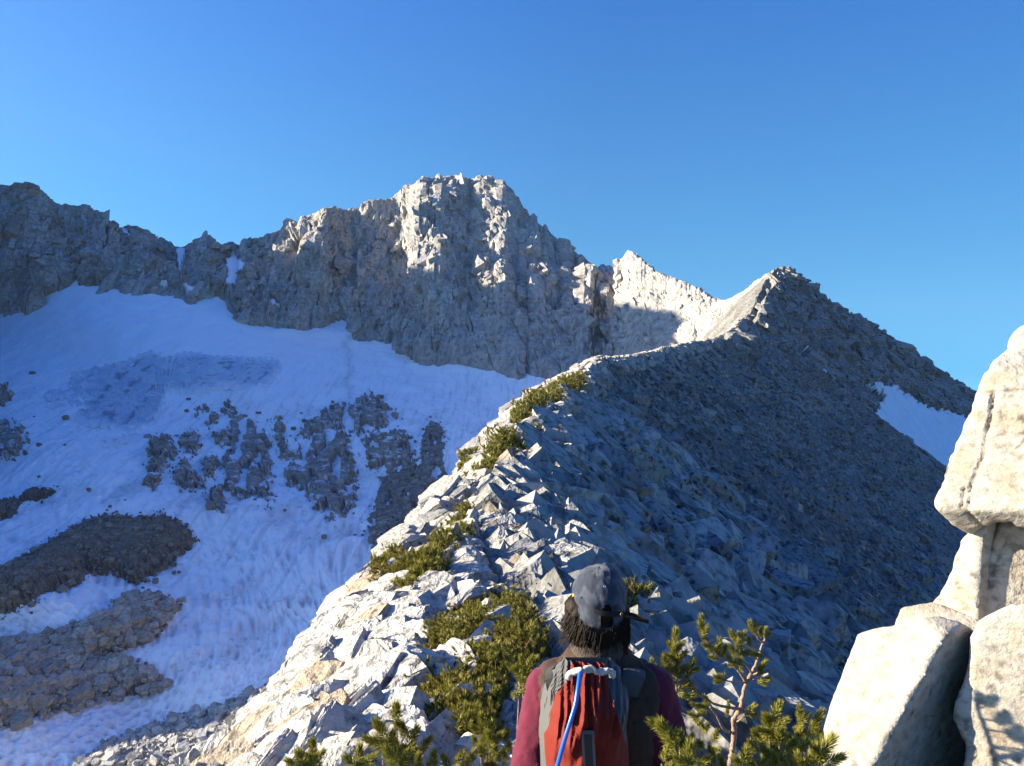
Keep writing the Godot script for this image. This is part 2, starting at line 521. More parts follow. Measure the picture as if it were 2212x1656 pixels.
func name_by_place(list: Array, marks: Array, category: String) -> void:      # [object, look, place in the survey, size]
	var by := {}
	for l in list:
		var best := 1e9
		var said := ""
		for m in marks:
			var d := Vector2(m[1], m[2]) - (l[2] as Vector2)
			if d.length() < best:
				best = d.length()
				var way := "right next to"
				if best > 16.0:
					way = ("left of" if d.x > 0.0 else "right of") if absf(d.x) > absf(d.y) else ("above" if d.y > 0.0 else "below")
					if best > 70.0: way = ("well to the " + way) if absf(d.x) > absf(d.y) else ("well " + way)
				said = "%s %s %s" % [l[1], way, m[0]]
		if not by.has(said): by[said] = []
		by[said].append(l)
	for said in by:
		var some: Array = by[said]
		some.sort_custom(func(a, b): return a[3] > b[3])
		for i in some.size():
			var text: String = said
			if some.size() == 2: text = ["larger ", "smaller "][i] + said
			elif some.size() == 3: text = ["largest ", "middle-sized ", "smallest "][i] + said
			elif some.size() > 3 and i == 0: text = "largest " + said
			elif some.size() > 3 and i == some.size() - 1: text = "smallest " + said
			tag(some[i][0], text, category, category + "s: " + said)

var fringe := PackedVector3Array()      # the snow just outside the last patch

func patch(pg: PackedVector2Array, step: float, warp: float, height: float, width: float, rough: float, size: float, tone: Color, bite := 0.0) -> Array:
	# a raised piece of ground on the glacier inside that outline: [mesh, top points]
	var lo := pg[0]
	var hi := pg[0]
	for p in pg:
		lo = lo.min(p)
		hi = hi.max(p)
	lo -= Vector2(10, 10)
	hi += Vector2(10, 10)
	var nx := int((hi.x - lo.x) / step) + 2
	var ny := int((hi.y - lo.y) / step) + 2
	var pts := PackedVector3Array()
	var cols := PackedColorArray()
	var sd := PackedFloat32Array()
	pts.resize(nx * ny)
	cols.resize(nx * ny)
	sd.resize(nx * ny)
	var tops := PackedVector3Array()
	fringe = PackedVector3Array()
	for j in ny:
		for i in nx:
			var u := lo.x + i * step
			var v := hi.y - j * step
			var w := Vector2(n_fbm.get_noise_2d(u * 0.06, v * 0.06), n_fbm.get_noise_2d(u * 0.06 + 50.0, v * 0.06)) * warp + Vector2(n_fbm.get_noise_2d(u * 0.3, v * 0.3), n_fbm.get_noise_2d(u * 0.3 + 50.0, v * 0.3)) * 3.0 + Vector2(n_man.get_noise_2d(u * 0.2, v * 0.2), n_man.get_noise_2d(u * 0.2 + 9.0, v * 0.2)) * warp * 0.4
			var s := inside_dist(Vector2(u, v) + w, pg)
			var s0 := s
			if bite > 0.0:      # holes where snow still lies
				s = minf(s, 22.0 * (0.66 - 0.35 * bite - n_soft.get_noise_2d(u * 0.03 + 7.0, v * 0.022) - 0.3 * n_soft.get_noise_2d(u * 0.1 + 7.0, v * 0.07)))
			var p := glacier_pos(u, v)
			var h := height * (1.0 - exp(-maxf(s0, 0.0) / width)) * ss(0.0, 6.0, s) if s > 0.0 else s * 0.35
			var q := Vector3(p.x + p.y * 0.3, p.y * 0.6, p.z * 0.7)
			var b := planes(q / size) * rough + planes(q / (size * 0.3) + Vector3(3, 3, 3)) * rough * 0.16
			h += b * ss(-1.0, 5.0, s)
			p += Vector3(-0.1, 0.85, 0.5) * h
			var k := j * nx + i
			pts[k] = p
			sd[k] = s
			var t := n_fbm.get_noise_3dv(p / 9.0)
			var c := tone * (1.0 + 0.5 * t)
			if bite > 0.3: c = c.lerp(Color(0.78, 0.78, 0.79), ss(0.26, 0.34, n_fbm.get_noise_3d(p.x / 12.0, p.y / 3.0, p.z / 14.0))) * (1.0 - 0.3 * ss(0.5, 0.9, n_ridge.get_noise_3d(p.x / 6.0, p.y / 16.0, p.z / 20.0)))
			cols[k] = Color(c.r, c.g, c.b)
			if s > 3.0: tops.append(p)
			elif s > -11.0: fringe.append(glacier_pos(u, v))
	var idx := PackedInt32Array()
	for j in ny - 1:
		for i in nx - 1:
			var a := j * nx + i
			if maxf(maxf(sd[a], sd[a + 1]), maxf(sd[a + nx], sd[a + nx + 1])) < -3.0: continue
			idx.append_array([a, a + nx, a + 1, a + 1, a + nx, a + nx + 1])
	return [raw(pts, idx, cols), tops]

func cover(called: String, tops: PackedVector3Array, n: int, lo: float, hi: float, tone: Color, parent: Node3D) -> void:
	var xf := []
	var tint := []
	for k in n + n / 9:
		var p := tops[rng.randi() % tops.size()] if k < n or fringe.is_empty() else fringe[rng.randi() % fringe.size()]
		p += Vector3(rng.randf_range(-0.7, 0.7), 0, rng.randf_range(-1.5, 1.5))
		var size := minf(lo * pow(rng.randf() + 0.01, -0.5), hi)
		var b := lay(Vector3(0, 0.9, 0.3), Vector3(1, 0, 0.2), rng.randf() * TAU, rng.randfn() * 0.4).scaled_local(Vector3(size, size * 0.9, size))
		xf.append(Transform3D(b, p))
		var c := tone * rng.randf_range(0.75, 1.3)
		tint.append(Color(c.r, c.g, c.b, 1.0))
	scatter(called, blocks, xf, tint, M.plain_rock, parent)

func basin() -> void:
	var z4 := 0.4152
	var dark := Color(0.36, 0.325, 0.275)
	var outcrops := [
		["two-pronged brown outcrop in the middle of the snowfield", [1150, 440, 1170, 400, 1205, 395, 1220, 450, 1235, 480, 1250, 450, 1290, 480, 1340, 530, 1400, 620, 1400, 650, 1380, 680, 1415, 740, 1420, 780, 1370, 790, 1400, 850, 1420, 920, 1360, 940, 1340, 890, 1290, 880, 1240, 870, 1190, 850, 1130, 800, 1140, 740, 1160, 690, 1190, 620, 1200, 560, 1160, 500], 0.8],
		["tall narrow outcrop forming the left prong of the central group", [1010, 420, 1060, 420, 1110, 450, 1150, 520, 1190, 580, 1200, 630, 1150, 630, 1110, 600, 1070, 520, 1020, 470], 0.5],
		["small outcrop with two snow notches right of the central group", [1410, 480, 1480, 490, 1500, 540, 1450, 570, 1420, 580], 0.5],
		["broad brown outcrop with a rubble skirt right of centre", [1540, 560, 1600, 500, 1700, 450, 1780, 560, 1815, 640, 1840, 780, 1850, 820, 1830, 900, 1820, 970, 1720, 1010, 1640, 960, 1600, 880, 1540, 830, 1480, 790, 1460, 730, 1530, 700, 1550, 640], 0.8],
		["low outcrop beside the broad one, split from it by snow", [1430, 610, 1470, 590, 1500, 640, 1540, 700, 1520, 715, 1460, 690], 0.5],
		["highest outcrop, a dark fan below the headwall", [1830, 420, 1880, 370, 1930, 355, 1990, 400, 2070, 450, 2060, 490, 1990, 520, 1900, 550, 1810, 560, 1750, 520, 1660, 450, 1780, 400], 0.7],
		["rounded outcrop under the dark fan, above the scree tongue", [1880, 600, 1960, 540, 2050, 510, 2110, 560, 2120, 640, 2170, 690, 2100, 740, 1990, 770, 1950, 730, 1880, 690], 0.7],
		["pale blocky outcrop at the left of the central rocks", [770, 580, 830, 570, 870, 570, 900, 640, 935, 685, 880, 680, 850, 690, 770, 690], 0.4],
		["peaked outcrop beside the pale blocky one", [930, 580, 1000, 530, 1030, 600, 1050, 640, 1000, 665, 940, 630], 0.4],
		["fin-shaped grey outcrop pointing up the slope", [900, 770, 970, 680, 990, 720, 1040, 835, 940, 845, 890, 800], 0.2],
		["small knob of rock right of the fin-shaped outcrop", [1045, 720, 1080, 670, 1120, 690, 1130, 750, 1090, 785, 1050, 780], 0.2],
		["lowest small outcrop of the central group", [1075, 890, 1110, 845, 1150, 890, 1165, 965, 1130, 970, 1090, 930], 0.2],
		["large rounded outcrop at the snowfield's left margin", [-60, 480, 0, 490, 80, 500, 130, 560, 130, 620, 60, 680, 0, 695, -60, 700], 0.2],
		["upper left outcrop cut by the edge of the view", [-50, 310, 0, 320, 40, 320, 40, 380, 0, 410, -50, 410], 0.1],
		["pair of low rock ledges left of the central group", [750, 720, 800, 700, 850, 700, 890, 740, 840, 755, 770, 745], 0.3],
		["thin ledge of rock below the pair of ledges", [740, 800, 790, 785, 830, 790, 820, 825, 770, 835, 745, 825], 0.3],
	]
	for o in outcrops:
		var pg := poly(o[1], z4, 0.0, 702.0)
		var r := patch(pg, 1.6, 15.0, 3.4, 9.0, 1.5, 19.0, dark, o[2] + 0.15)
		var n := obj("rock_outcrop", r[0], M.far_rock)
		tag(n, o[0], "rock outcrop", "rock outcrops in the snowfield")
		cover("stones", r[1], 24 + r[1].size() / 320, 0.4, 2.2, dark, n)
	# scree and moraine
	var z6 := 0.3418
	var scree := poly([490, 450, 560, 460, 600, 560, 590, 640, 600, 790, 560, 890, 490, 960, 470, 1020, 410, 1130, 330, 1220, 250, 1290, 170, 1260, 110, 1200, 140, 1130, 90, 1090, 150, 1000, 210, 800, 300, 760, 440, 670, 460, 560], z6, 756.0, 756.0)
	var r := patch(scree, 1.9, 5.0, 2.0, 9.0, 0.6, 5.0, Color(0.27, 0.245, 0.215), 0.25)
	var o1 := obj("scree_tongue", r[0], M.far_rock)
	cover("stones", r[1], 1300, 0.3, 1.9, Color(0.29, 0.265, 0.23), o1)
	tag(o1, "long grey scree tongue running down the snow beside the ridge", "", "", "structure")
	var m1 := poly([-80, 1330, 0, 1265, 120, 1225, 200, 1160, 330, 1080, 420, 1020, 530, 990, 700, 1000, 860, 990, 930, 1020, 1010, 1110, 960, 1165, 890, 1230, 760, 1300, 700, 1330, 640, 1290, 560, 1265, 490, 1280, 440, 1245, 430, 1300, 300, 1350, 180, 1430, 0, 1490, -80, 1510], z4, 0.0, 702.0)
	r = patch(m1, 2.0, 9.0, 8.0, 30.0, 0.5, 6.0, Color(0.23, 0.19, 0.14))
	var o2 := obj("upper_moraine", r[0], M.far_rock)
	cover("stones", r[1], 2200, 0.22, 1.9, Color(0.27, 0.235, 0.185), o2)
	tag(o2, "brown hump of moraine gravel crossing the snow from the left", "", "", "structure")
	var m2 := poly([-120, 965, 0, 955, 220, 935, 380, 890, 520, 830, 640, 760, 650, 720, 740, 690, 900, 690, 1000, 740, 950, 800, 880, 880, 760, 920, 650, 970, 560, 1040, 700, 1060, 780, 1090, 910, 1180, 820, 1210, 700, 1230, 560, 1250, 420, 1290, 250, 1330, 150, 1350, 0, 1390, -120, 1420], 0.3802, 0.0, 1026.0)
	r = patch(m2, 2.0, 8.0, 4.0, 22.0, 0.8, 5.0, Color(0.29, 0.25, 0.20))
	var o3 := obj("lower_moraine", r[0], M.far_rock)
	cover("stones", r[1], 2800, 0.5, 2.7, Color(0.42, 0.37, 0.30), o3)
	tag(o3, "lower moraine of tan boulders ending in a point on the snow", "", "", "structure")
	var m3 := poly([-40, 915, 0, 910, 90, 900, 150, 850, 270, 850, 280, 880, 200, 900, 100, 910, 80, 950, 40, 990, 0, 1005, -40, 1010], z4, 0.0, 702.0)
	r = patch(m3, 1.8, 6.0, 2.5, 8.0, 0.5, 5.0, Color(0.19, 0.16, 0.125), 0.3)
	var o4 := obj("gravel_moraine", r[0], M.far_rock)
	cover("stones", r[1], 200, 0.25, 1.0, Color(0.21, 0.185, 0.15), o4)
	tag(o4, "small strip of gravel above the brown moraine hump", "", "", "structure")
	# the sunlit scree apron at the ridge's foot
	var ap := poly([300, 1760, 420, 1670, 520, 1600, 640, 1525, 860, 1435, 1000, 1388, 1250, 1328, 1400, 1258, 1680, 1178, 1850, 1050, 2100, 1050, 2100, 1760], 0.3802, 0.0, 1026.0)
	r = patch(ap, 2.4, 5.0, 9.0, 60.0, 0.7, 4.0, Color(0.40, 0.375, 0.33))
	var o5 := obj("scree_apron", r[0], M.mid_rock)
	cover("stones", r[1], 5200, 0.24, 1.7, Color(0.47, 0.445, 0.395), o5)
	tag(o5, "sunlit apron of pale scree at the foot of the ridge", "", "", "structure")
	# old blue ice laid bare
	ice(poly([210, 340, 350, 330, 380, 250, 500, 210, 650, 190, 700, 160, 780, 135, 860, 160, 1000, 140, 1100, 150, 1250, 165, 1340, 170, 1450, 180, 1470, 215, 1430, 270, 1400, 310, 1330, 340, 1250, 330, 1130, 325, 1070, 345, 980, 360, 870, 345, 850, 440, 790, 520, 650, 560, 560, 530, 480, 520, 400, 500, 380, 440, 330, 380, 240, 390], z4, 0.0, 702.0))
	# boulders alone on the snow
	var lone := [165, 262, 16, 35, 305, 7, 175, 335, 5, 175, 482, 7, 200, 630, 12, 335, 628, 7, 340, 490, 16, 130, 672, 12, 200, 792, 8, 460, 862, 12, 570, 948, 8, 650, 915, 6, 980, 392, 12, 970, 452, 11, 1272, 480, 12, 1335, 460, 8, 1350, 460, 6, 1565, 462, 7, 1525, 545, 12, 1580, 505, 12, 1730, 405, 9, 1790, 415, 8, 1985, 378, 11, 2135, 530, 7, 2160, 610, 8, 1440, 600, 5, 1730, 425, 8, 850, 960, 4, 1100, 795, 6, 960, 858, 5, 1325, 915, 9, 1435, 900, 9, 1685, 1108, 13, 1845, 1100, 9, 1885, 1098, 8, 1895, 1076, 7, 1480, 968, 8, 160, 1502, 8, 810, 1340, 16, 970, 1045, 10, 905, 1250, 12, 905, 1292, 10, 930, 1290, 7, 740, 1372, 9, 770, 1385, 9, 820, 1392, 9, 800, 1402, 9, 630, 1440, 20, 940, 1460, 9, 520, 1280, 14, 1160, 780, 6, 1000, 690, 5]
	var lone_list := []
	for i in range(0, lone.size(), 3):
		var u: float = lone[i] * z4
		var v: float = 702.0 + lone[i + 1] * z4
		var p := glacier_pos(u, v)
		var size: float = lone[i + 2] * z4 / F * -p.z * 0.95
		var b := obj("snow_boulder", blocks[(i / 3) % blocks.size()], M["stone%d" % (3 + i / 3 % 3)])
		b.transform = Transform3D(lay(Vector3(0, 0.9, 0.3), Vector3(1, 0, 0.1), rng.randf_range(-0.6, 0.6), rng.randfn() * 0.2).scaled_local(Vector3(size, size * 1.1, size)), p + Vector3(0, size * 0.25, 0))
		lone_list.append([b, "dark boulder on the snow", Vector2(u, v), size])
	name_by_place(lone_list, SNOW_MARKS, "boulder")

func ice(pg: PackedVector2Array) -> void:
	var r := [80.0, 745.0, 630.0, 945.0]
	var step := 1.5
	var nx := int((r[2] - r[0]) / step)
	var ny := int((r[3] - r[1]) / step)
	var pts := PackedVector3Array()
	var cols := PackedColorArray()
	var sd := PackedFloat32Array()
	for j in ny:
		for i in nx:
			var u: float = r[0] + i * step
			var v: float = r[3] - j * step
			var w := Vector2(n_fbm.get_noise_2d(u * 0.05, v * 0.07), n_fbm.get_noise_2d(u * 0.05 + 50.0, v * 0.07)) * 7.0
			var s := inside_dist(Vector2(u, v) + w, pg)
			s = minf(s, 14.0 * (0.5 - n_fbm.get_noise_2d(u * 0.035 + 17.0, v * 0.05)) + 14.0 * ss(150.0, 260.0, u))
			var p := glacier_pos(u, v)
			# crevasses: arcs across the fall line on the right lobe, down it on the left
			var bend := n_soft.get_noise_2d(u * 0.012, v * 0.02) * 34.0
			var l1 := n_ridge.get_noise_2d(u * 0.012 + 3.0, (v + bend + 0.12 * u) * 0.075)
			var l2 := n_ridge.get_noise_2d((u - 330.0 + (v - 830.0) * 0.6 + bend) * 0.045, v * 0.008)
			var lobe := ss(330.0, 430.0, u)
			var bow := (v + bend * 0.7 + 0.00045 * (u - 450.0) * (u - 450.0)) * 0.52
			var fan := atan2(v - 700.0 + bend * 0.4, u - 400.0) * 34.0
			var lay_line := pow(0.5 + 0.5 * sin(lerpf(fan, bow, lobe) + 1.4 * n_fbm.get_noise_2d(u * 0.03, v * 0.05)), 7.0) * ss(-0.25, 0.2, n_soft.get_noise_2d(u * 0.02 + 40.0, v * 0.05))
			var l := lerpf(l2, l1, lobe)
			var fine := n_ridge.get_noise_2d(u * 0.09, (v + bend) * 0.16)
			var cut := ss(0.45, 0.9, l) * 1.0 + ss(0.5, 0.95, fine) * 0.25
			var b := facets(p / 9.0) * 0.22
			p += Vector3(0, 0.9, 0.45) * ((0.95 + b * 0.25 - cut * 0.5) * ss(-1.0, 6.0, s) + minf(s, 0.0) * 0.2)
			pts.append(p)
			sd.append(s)
			var c := Color(0.56, 0.64, 0.69).lerp(Color(0.45, 0.57, 0.67), ss(-0.2, 0.4, n_soft.get_noise_2d(u * 0.02, v * 0.04)))
			var grit := ss(0.0, 0.4, n_fbm.get_noise_2d(u * 0.05, v * 0.11)) * (1.0 - 0.6 * lobe) + 0.25
			c = c.lerp(Color(0.36, 0.38, 0.41), clampf(grit * 0.4, 0.0, 0.6))
			c = c.lerp(Color(0.16, 0.18, 0.21), ss(0.6, 0.92, l) * 0.6 * lobe)
			c = c.lerp(Color(0.15, 0.18, 0.22), lay_line * 0.8)
			var speck := ss(0.25, 0.5, n_fbm.get_noise_2d(u * 0.22, v * 0.3)) * (1.0 - lobe) * ss(800.0, 840.0, v)
			c = c.lerp(Color(0.20, 0.20, 0.22), speck * 0.6)
			c = c.lerp(Color(0.74, 0.76, 0.78), 0.9 * (1.0 - ss(0.0, 16.0, s)))
			cols.append(c)
	var idx := PackedInt32Array()
	for j in ny - 1:
		for i in nx - 1:
			var a := j * nx + i
			if maxf(maxf(sd[a], sd[a + 1]), maxf(sd[a + nx], sd[a + nx + 1])) < -2.0: continue
			idx.append_array([a, a + nx, a + 1, a + 1, a + nx, a + nx + 1])
	tag(obj("glacier_ice", raw(pts, idx, cols), M.snow), "bare blue-grey ice with curved crevasses high on the snowfield", "", "", "structure")

func clip_patch(base: PackedVector3Array, norm: PackedVector3Array, nx: int, ny: int, pg: PackedVector2Array, lift: float, tone: Color) -> ArrayMesh:
	var at := PackedInt32Array()
	at.resize(nx * ny)
	at.fill(-1)
	var pts := PackedVector3Array()
	var cols := PackedColorArray()
	var lo := pg[0]
	var hi := pg[0]
	for p in pg:
		lo = lo.min(p)
		hi = hi.max(p)
	for k in nx * ny:
		var p := base[k]
		var sp := Vector2(1106.0 - p.x / p.z * F, 828.0 + p.y / p.z * F)
		if sp.x < lo.x - 4.0 or sp.x > hi.x + 4.0 or sp.y < lo.y - 4.0 or sp.y > hi.y + 4.0: continue
		sp += Vector2(n_fbm.get_noise_2d(sp.x * 0.07, sp.y * 0.07), n_fbm.get_noise_2d(sp.x * 0.07 + 40.0, sp.y * 0.07)) * (5.0 if hi.x - lo.x < 60.0 else 10.0)
		var s := inside_dist(sp, pg)
		if s < -1.5: continue
		var n := norm[k]
		if n.z < 0.0 and n.y < 0.0: n = -n
		at[k] = pts.size()
		pts.append(p + (n + Vector3(0, 0.3, 0.3)) * (lift * ss(-1.5, 2.5, s) - 0.5 + n_soft.get_noise_3dv(p / 6.0) * 0.3))
		cols.append(tone * (1.0 + 0.05 * n_fbm.get_noise_3dv(p / 4.0)))
	var idx := PackedInt32Array()
	for j in ny - 1:
		for i in nx - 1:
			var a := j * nx + i
			if at[a] >= 0 and at[a + 1] >= 0 and at[a + nx] >= 0: idx.append_array([at[a], at[a + nx], at[a + 1]])
			if at[a + 1] >= 0 and at[a + nx] >= 0 and at[a + nx + 1] >= 0: idx.append_array([at[a + 1], at[a + nx], at[a + nx + 1]])
	if idx.is_empty(): return null
	return raw(pts, largest_piece(idx, pts.size()), cols)

func largest_piece(idx: PackedInt32Array, n: int) -> PackedInt32Array:      # the main sheet without stray crumbs
	var up := PackedInt32Array(range(n))
	for i in range(0, idx.size(), 3):
		var r := [0, 0, 0]
		for k in 3:
			var a := idx[i + k]
			while up[a] != a:
				up[a] = up[up[a]]
				a = up[a]
			r[k] = a
		up[r[1]] = r[0]
		up[r[2]] = r[0]
	var count := {}
	var root := PackedInt32Array()
	for i in range(0, idx.size(), 3):
		var a := idx[i]
		while up[a] != a: a = up[a]
		root.append(a)
		count[a] = count.get(a, 0) + 1
	var best: int = root[0]
	for a in count:
		if count[a] > count[best]: best = a
	var out := PackedInt32Array()
	for t in root.size():
		if root[t] == best: out.append_array([idx[t * 3], idx[t * 3 + 1], idx[t * 3 + 2]])
	return out

func snow_patches() -> void:
	for k in HW_SNOW.size():
		var m := clip_patch(hw_base, hw_norm, hw_nx, hw_ny, hw_snow_polys[k], 6.0, Color(0.80, 0.80, 0.80))
		if m: tag(obj(HW_SNOW[k][0], m, M.snow), HW_SNOW[k][1], "snow patch")
	for s in PEAK_SNOW:
		var m := clip_patch(peak_base, peak_norm, peak_nx, peak_ny, poly(s[2], 0.4629, 1188.0, 486.0), 2.3, Color(0.78, 0.78, 0.78))
		if m: tag(obj(s[0], m, M.snow), s[1], "snow patch")

func glacier_pos(u: float, v: float) -> Vector3:
	return P(u, v, glacier_depth(u, v))

func glacier() -> void:
	var u0 := -240.0
	var u1 := 1240.0
	var du := 2.6
	var v1 := 1720.0
	var dv := 2.4
	var nx := int((u1 - u0) / du)
	var ny := int((v1 - 500.0) / dv)
	var pts := PackedVector3Array()
	var cols := PackedColorArray()
	pts.resize(nx * ny)
	cols.resize(nx * ny)
	for i in nx:
		var u := u0 + i * du
		var top := tab(SNOWLINE[0], SNOWLINE[1], u) - 7.0 - 3.0 * n_fbm.get_noise_2d(u * 0.07, 1.0)
		for j in ny:
			var v := maxf(v1 - j * dv, top - 4.0 * (1.0 - 1.0 / (1.0 + maxf(0.0, top - (v1 - j * dv)))))
			var p := glacier_pos(u, v)
			# sun cups: hollows with sharp rims, deep low down and shallow high up
			var low := ss(900.0, 1500.0, v)
			var q := Vector3(p.x, p.z * 0.8, p.y * 0.3) 
			var cup := n_dist.get_noise_3dv(q / lerpf(5.0, 2.6, low))
			var cup2 := n_dist.get_noise_3dv(q / lerpf(2.6, 1.4, low) + Vector3(31, 7, 3))
			var roll := n_fbm.get_noise_3dv(p / 40.0)
			var rill := n_soft.get_noise_3d(p.x / 3.2 + p.z * 0.02, p.y / 30.0, p.z / 26.0) * ss(820.0, 1000.0, v) * (1.0 - ss(1250.0, 1400.0, v))
			var amp := 0.24 + 2.2 * ss(830.0, 1250.0, v) * (0.75 + 0.5 * n_soft.get_noise_3dv(p / 45.0))
			p.y += (cup * 0.75 + cup2 * 0.4) * amp + roll * 2.2 + rill * 0.4
			pts[j * nx + i] = p
			# old snow: dust and drifts of grit; cup hollows painted darker to suggest shade
			var streak := ss(0.15, 0.55, n_fbm.get_noise_3d(p.x / 4.0, p.y / 60.0, p.z / 60.0 + 4.0)) * ss(700.0, 900.0, v) * (1.0 - 0.5 * ss(1200.0, 1350.0, v))
			var fall := exp(-pow((u - 750.0 + 10.0 * n_soft.get_noise_2d(v * 0.03, 2.0)) / 9.0, 2.0)) * ss(715.0, 740.0, v) * (1.0 - ss(880.0, 930.0, v))
			var c := Color(0.90, 0.89, 0.87)
			c = c.lerp(Color(0.47, 0.45, 0.44), clampf(streak * 0.5 + fall * (0.35 + 0.5 * n_soft.get_noise_3dv(p / 2.0)), 0.0, 0.7))
			var dirt := ss(0.05, 0.6, n_fbm.get_noise_3d(p.x / 34.0, p.y / 34.0, p.z / 60.0 + 9.0)) * (0.25 + 0.75 * ss(780.0, 1000.0, v))
			var grit := ss(0.18, 0.5, n_fbm.get_noise_3dv(p / 5.0 + Vector3(3, 3, 3))) 
			c = c.lerp(Color(0.50, 0.475, 0.465), clampf(dirt * (0.34 + 0.6 * grit) + 0.30 * grit * ss(750.0, 900.0, v), 0.0, 0.85))
			c = c.lerp(Color(0.36, 0.365, 0.39), 0.85 * ss(-0.42, -0.85, cup * 0.7 + cup2 * 0.3) * ss(880.0, 1250.0, v) * (0.6 + 0.6 * n_soft.get_noise_3dv(p / 30.0)))  # shade of the cups painted into the snow colour, strongest low down
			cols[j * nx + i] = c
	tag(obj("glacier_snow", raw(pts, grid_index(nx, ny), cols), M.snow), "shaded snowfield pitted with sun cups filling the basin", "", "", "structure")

# ---------------------------------------------------------------- the near ridge: a height field along its crest
var RD := PackedFloat32Array([0.5, 2, 3, 4, 6, 9, 12, 18, 25, 35, 50, 70, 90, 102, 125, 155, 185, 215, 240, 262])
# left edge of the crest (u, v) and its spine (u, v) at those distances
var R_LX := PackedFloat32Array()
var R_LY := PackedFloat32Array()
var R_SX := PackedFloat32Array()
var R_SY := PackedFloat32Array()

func ridge_tables() -> void:
	var edge := [[0, 0], [0, 0], [0, 0], [0, 0], [560, 1650], [655, 1490], [740, 1352], [832, 1236], [908, 1146], [978, 1056], [1044, 966], [1110, 898], [1188, 832], [1262, 795], [1335, 787], [1405, 771], [1478, 755], [1540, 741], [1580, 716], [1600, 690]]
	var spine := [[0, 0], [0, 0], [0, 0], [0, 0], [1200, 1545], [1125, 1402], [1072, 1305], [1040, 1212], [1046, 1130], [1092, 1042], [1150, 952], [1226, 873], [1258, 820], [1290, 785], [1352, 781], [1421, 765], [1491, 749], [1550, 736], [1588, 712], [1608, 690]]
	for i in RD.size():
		var d := RD[i]
		if i < 4:
			R_LX.append([-1.6, -1.75, -1.8, -1.85][i])
			R_LY.append([-2.0, -2.3, -2.5, -2.65][i])
			R_SX.append([-0.2, 0.0, 0.12, 0.25][i])
			R_SY.append([-1.66, -2.15, -2.3, -2.36][i])
		else:
			R_LX.append((edge[i][0] - 1106.0) / F * d)
			R_LY.append((828.0 - edge[i][1]) / F * d)
			R_SX.append((spine[i][0] - 1106.0) / F * d)
			R_SY.append((828.0 - spine[i][1]) / F * d)

func ridge_y(x: float, d: float) -> float:       # the ridge without its stones
	var xl := tab(RD, R_LX, d)
	var yl := tab(RD, R_LY, d)
	var xs := tab(RD, R_SX, d)
	var ys := tab(RD, R_SY, d)
	var y := 0.0
	if x < xl:
		var r := xl - x
		var steep := lerpf(1.5, 2.1, ss(0.0, 2.5, r))
		y = yl - minf(r, 50.0) * steep - maxf(0.0, r - 50.0) * 0.5
	elif x < xs:
		var t := (x - xl) / maxf(xs - xl, 0.01)
		y = lerpf(yl, ys, t) + 0.10 * (xs - xl) * sin(PI * t) * (1.0 - ss(60.0, 100.0, d))
	else:
		var r := x - xs
		var flat := 2.6 * (1.0 - ss(22.0, 75.0, d)) + 0.3
		var gully := n_soft.get_noise_2d(d * 0.075 + r * 0.035, r * 0.012) * 1.5 * ss(5.0, 28.0, r) * ss(8.0, 30.0, d)
		y = gully + ys - 0.40 * minf(r, flat) - 0.84 * maxf(0.0, r - flat) + 0.10 * ss(0.0, 1.0, r / (flat + 8.0)) * (r - flat)
		# the flank eases into a valley floor
		var floor_y := -88.0 + 0.11 * d
		if y < floor_y + 14.0:
			var k := floor_y + 14.0 - y
			y = floor_y + 14.0 - 14.0 * (1.0 - exp(-k / 14.0))
	return y

func ridge_bump(p: Vector3, r: float, pix: float) -> float:    # blocks and slabs; r = metres right of the spine; pix = metres per picture element
	var right := ss(0.0, 4.0, r)
	# slabs lean along the fall line, so blocks are long down the right flank
	var q := Vector3(p.x * 0.75 + p.z * 0.2 - p.y * 0.1, p.y * 0.95 + p.x * 0.3, p.z * 0.9 - p.x * 0.15) if r > 0.0 else Vector3(p.x, p.y * 0.6 + p.x * 0.3, p.z * 0.8)
	var far := clampf(pix * 40.0, 0.0, 6.0)
	var h := 0.0
	h += facets(q / 5.6) * lerpf(0.24, 0.6, right) * ss(1.5, 14.0, -p.z)
	h += facets(q / 1.7 + Vector3(11, 2, 5)) * 0.30 * lerpf(0.55, 1.0, right) * lerpf(0.5, 1.0, ss(3.0, 10.0, -p.z))
	if pix < 0.09:
		h += facets(q / 0.55 + Vector3(4, 8, 1)) * 0.075
	if pix < 0.03:
		h += facets(q / 0.17 + Vector3(1, 8, 4)) * 0.018
	if pix > 0.03:
		h += facets(q / (pix * 26.0) + Vector3(3, 1, 9)) * pix * 4.0 * (0.4 + 0.6 * ss(-0.2, 0.3, n_soft.get_noise_3dv(p / 19.0)))
	var cr := n_crack.get_noise_3dv(q / 2.3)
	h -= 0.22 * (1.0 - ss(-1.0, -0.82, cr)) * lerpf(0.5, 1.0, right)
	return h

func rock_tone(p: Vector3, pix: float) -> Color:
	var s := maxf(pix * 60.0, 1.2)
	var w := n_fbm.get_noise_3dv(p / s)
	var c := Color(0.42, 0.385, 0.32).lerp(Color(0.52, 0.48, 0.40), ss(-0.35, 0.4, w))
	var b := n_cell.get_noise_3dv(p / (s * 0.5))
	c *= 0.92 + 0.13 * b
	var lichen := ss(0.16, 0.42, n_fbm.get_noise_3dv(p / (s * 0.7) + Vector3(40, 3, 2)))
	c = c.lerp(Color(0.16, 0.155, 0.145), lichen * 0.55)
	var rust := ss(0.22, 0.5, n_fbm.get_noise_3dv(p / (s * 1.6) + Vector3(4, 33, 2)))
	c = c.lerp(Color(0.36, 0.27, 0.17), rust * 0.5)
	return Color(c.r, c.g, c.b)

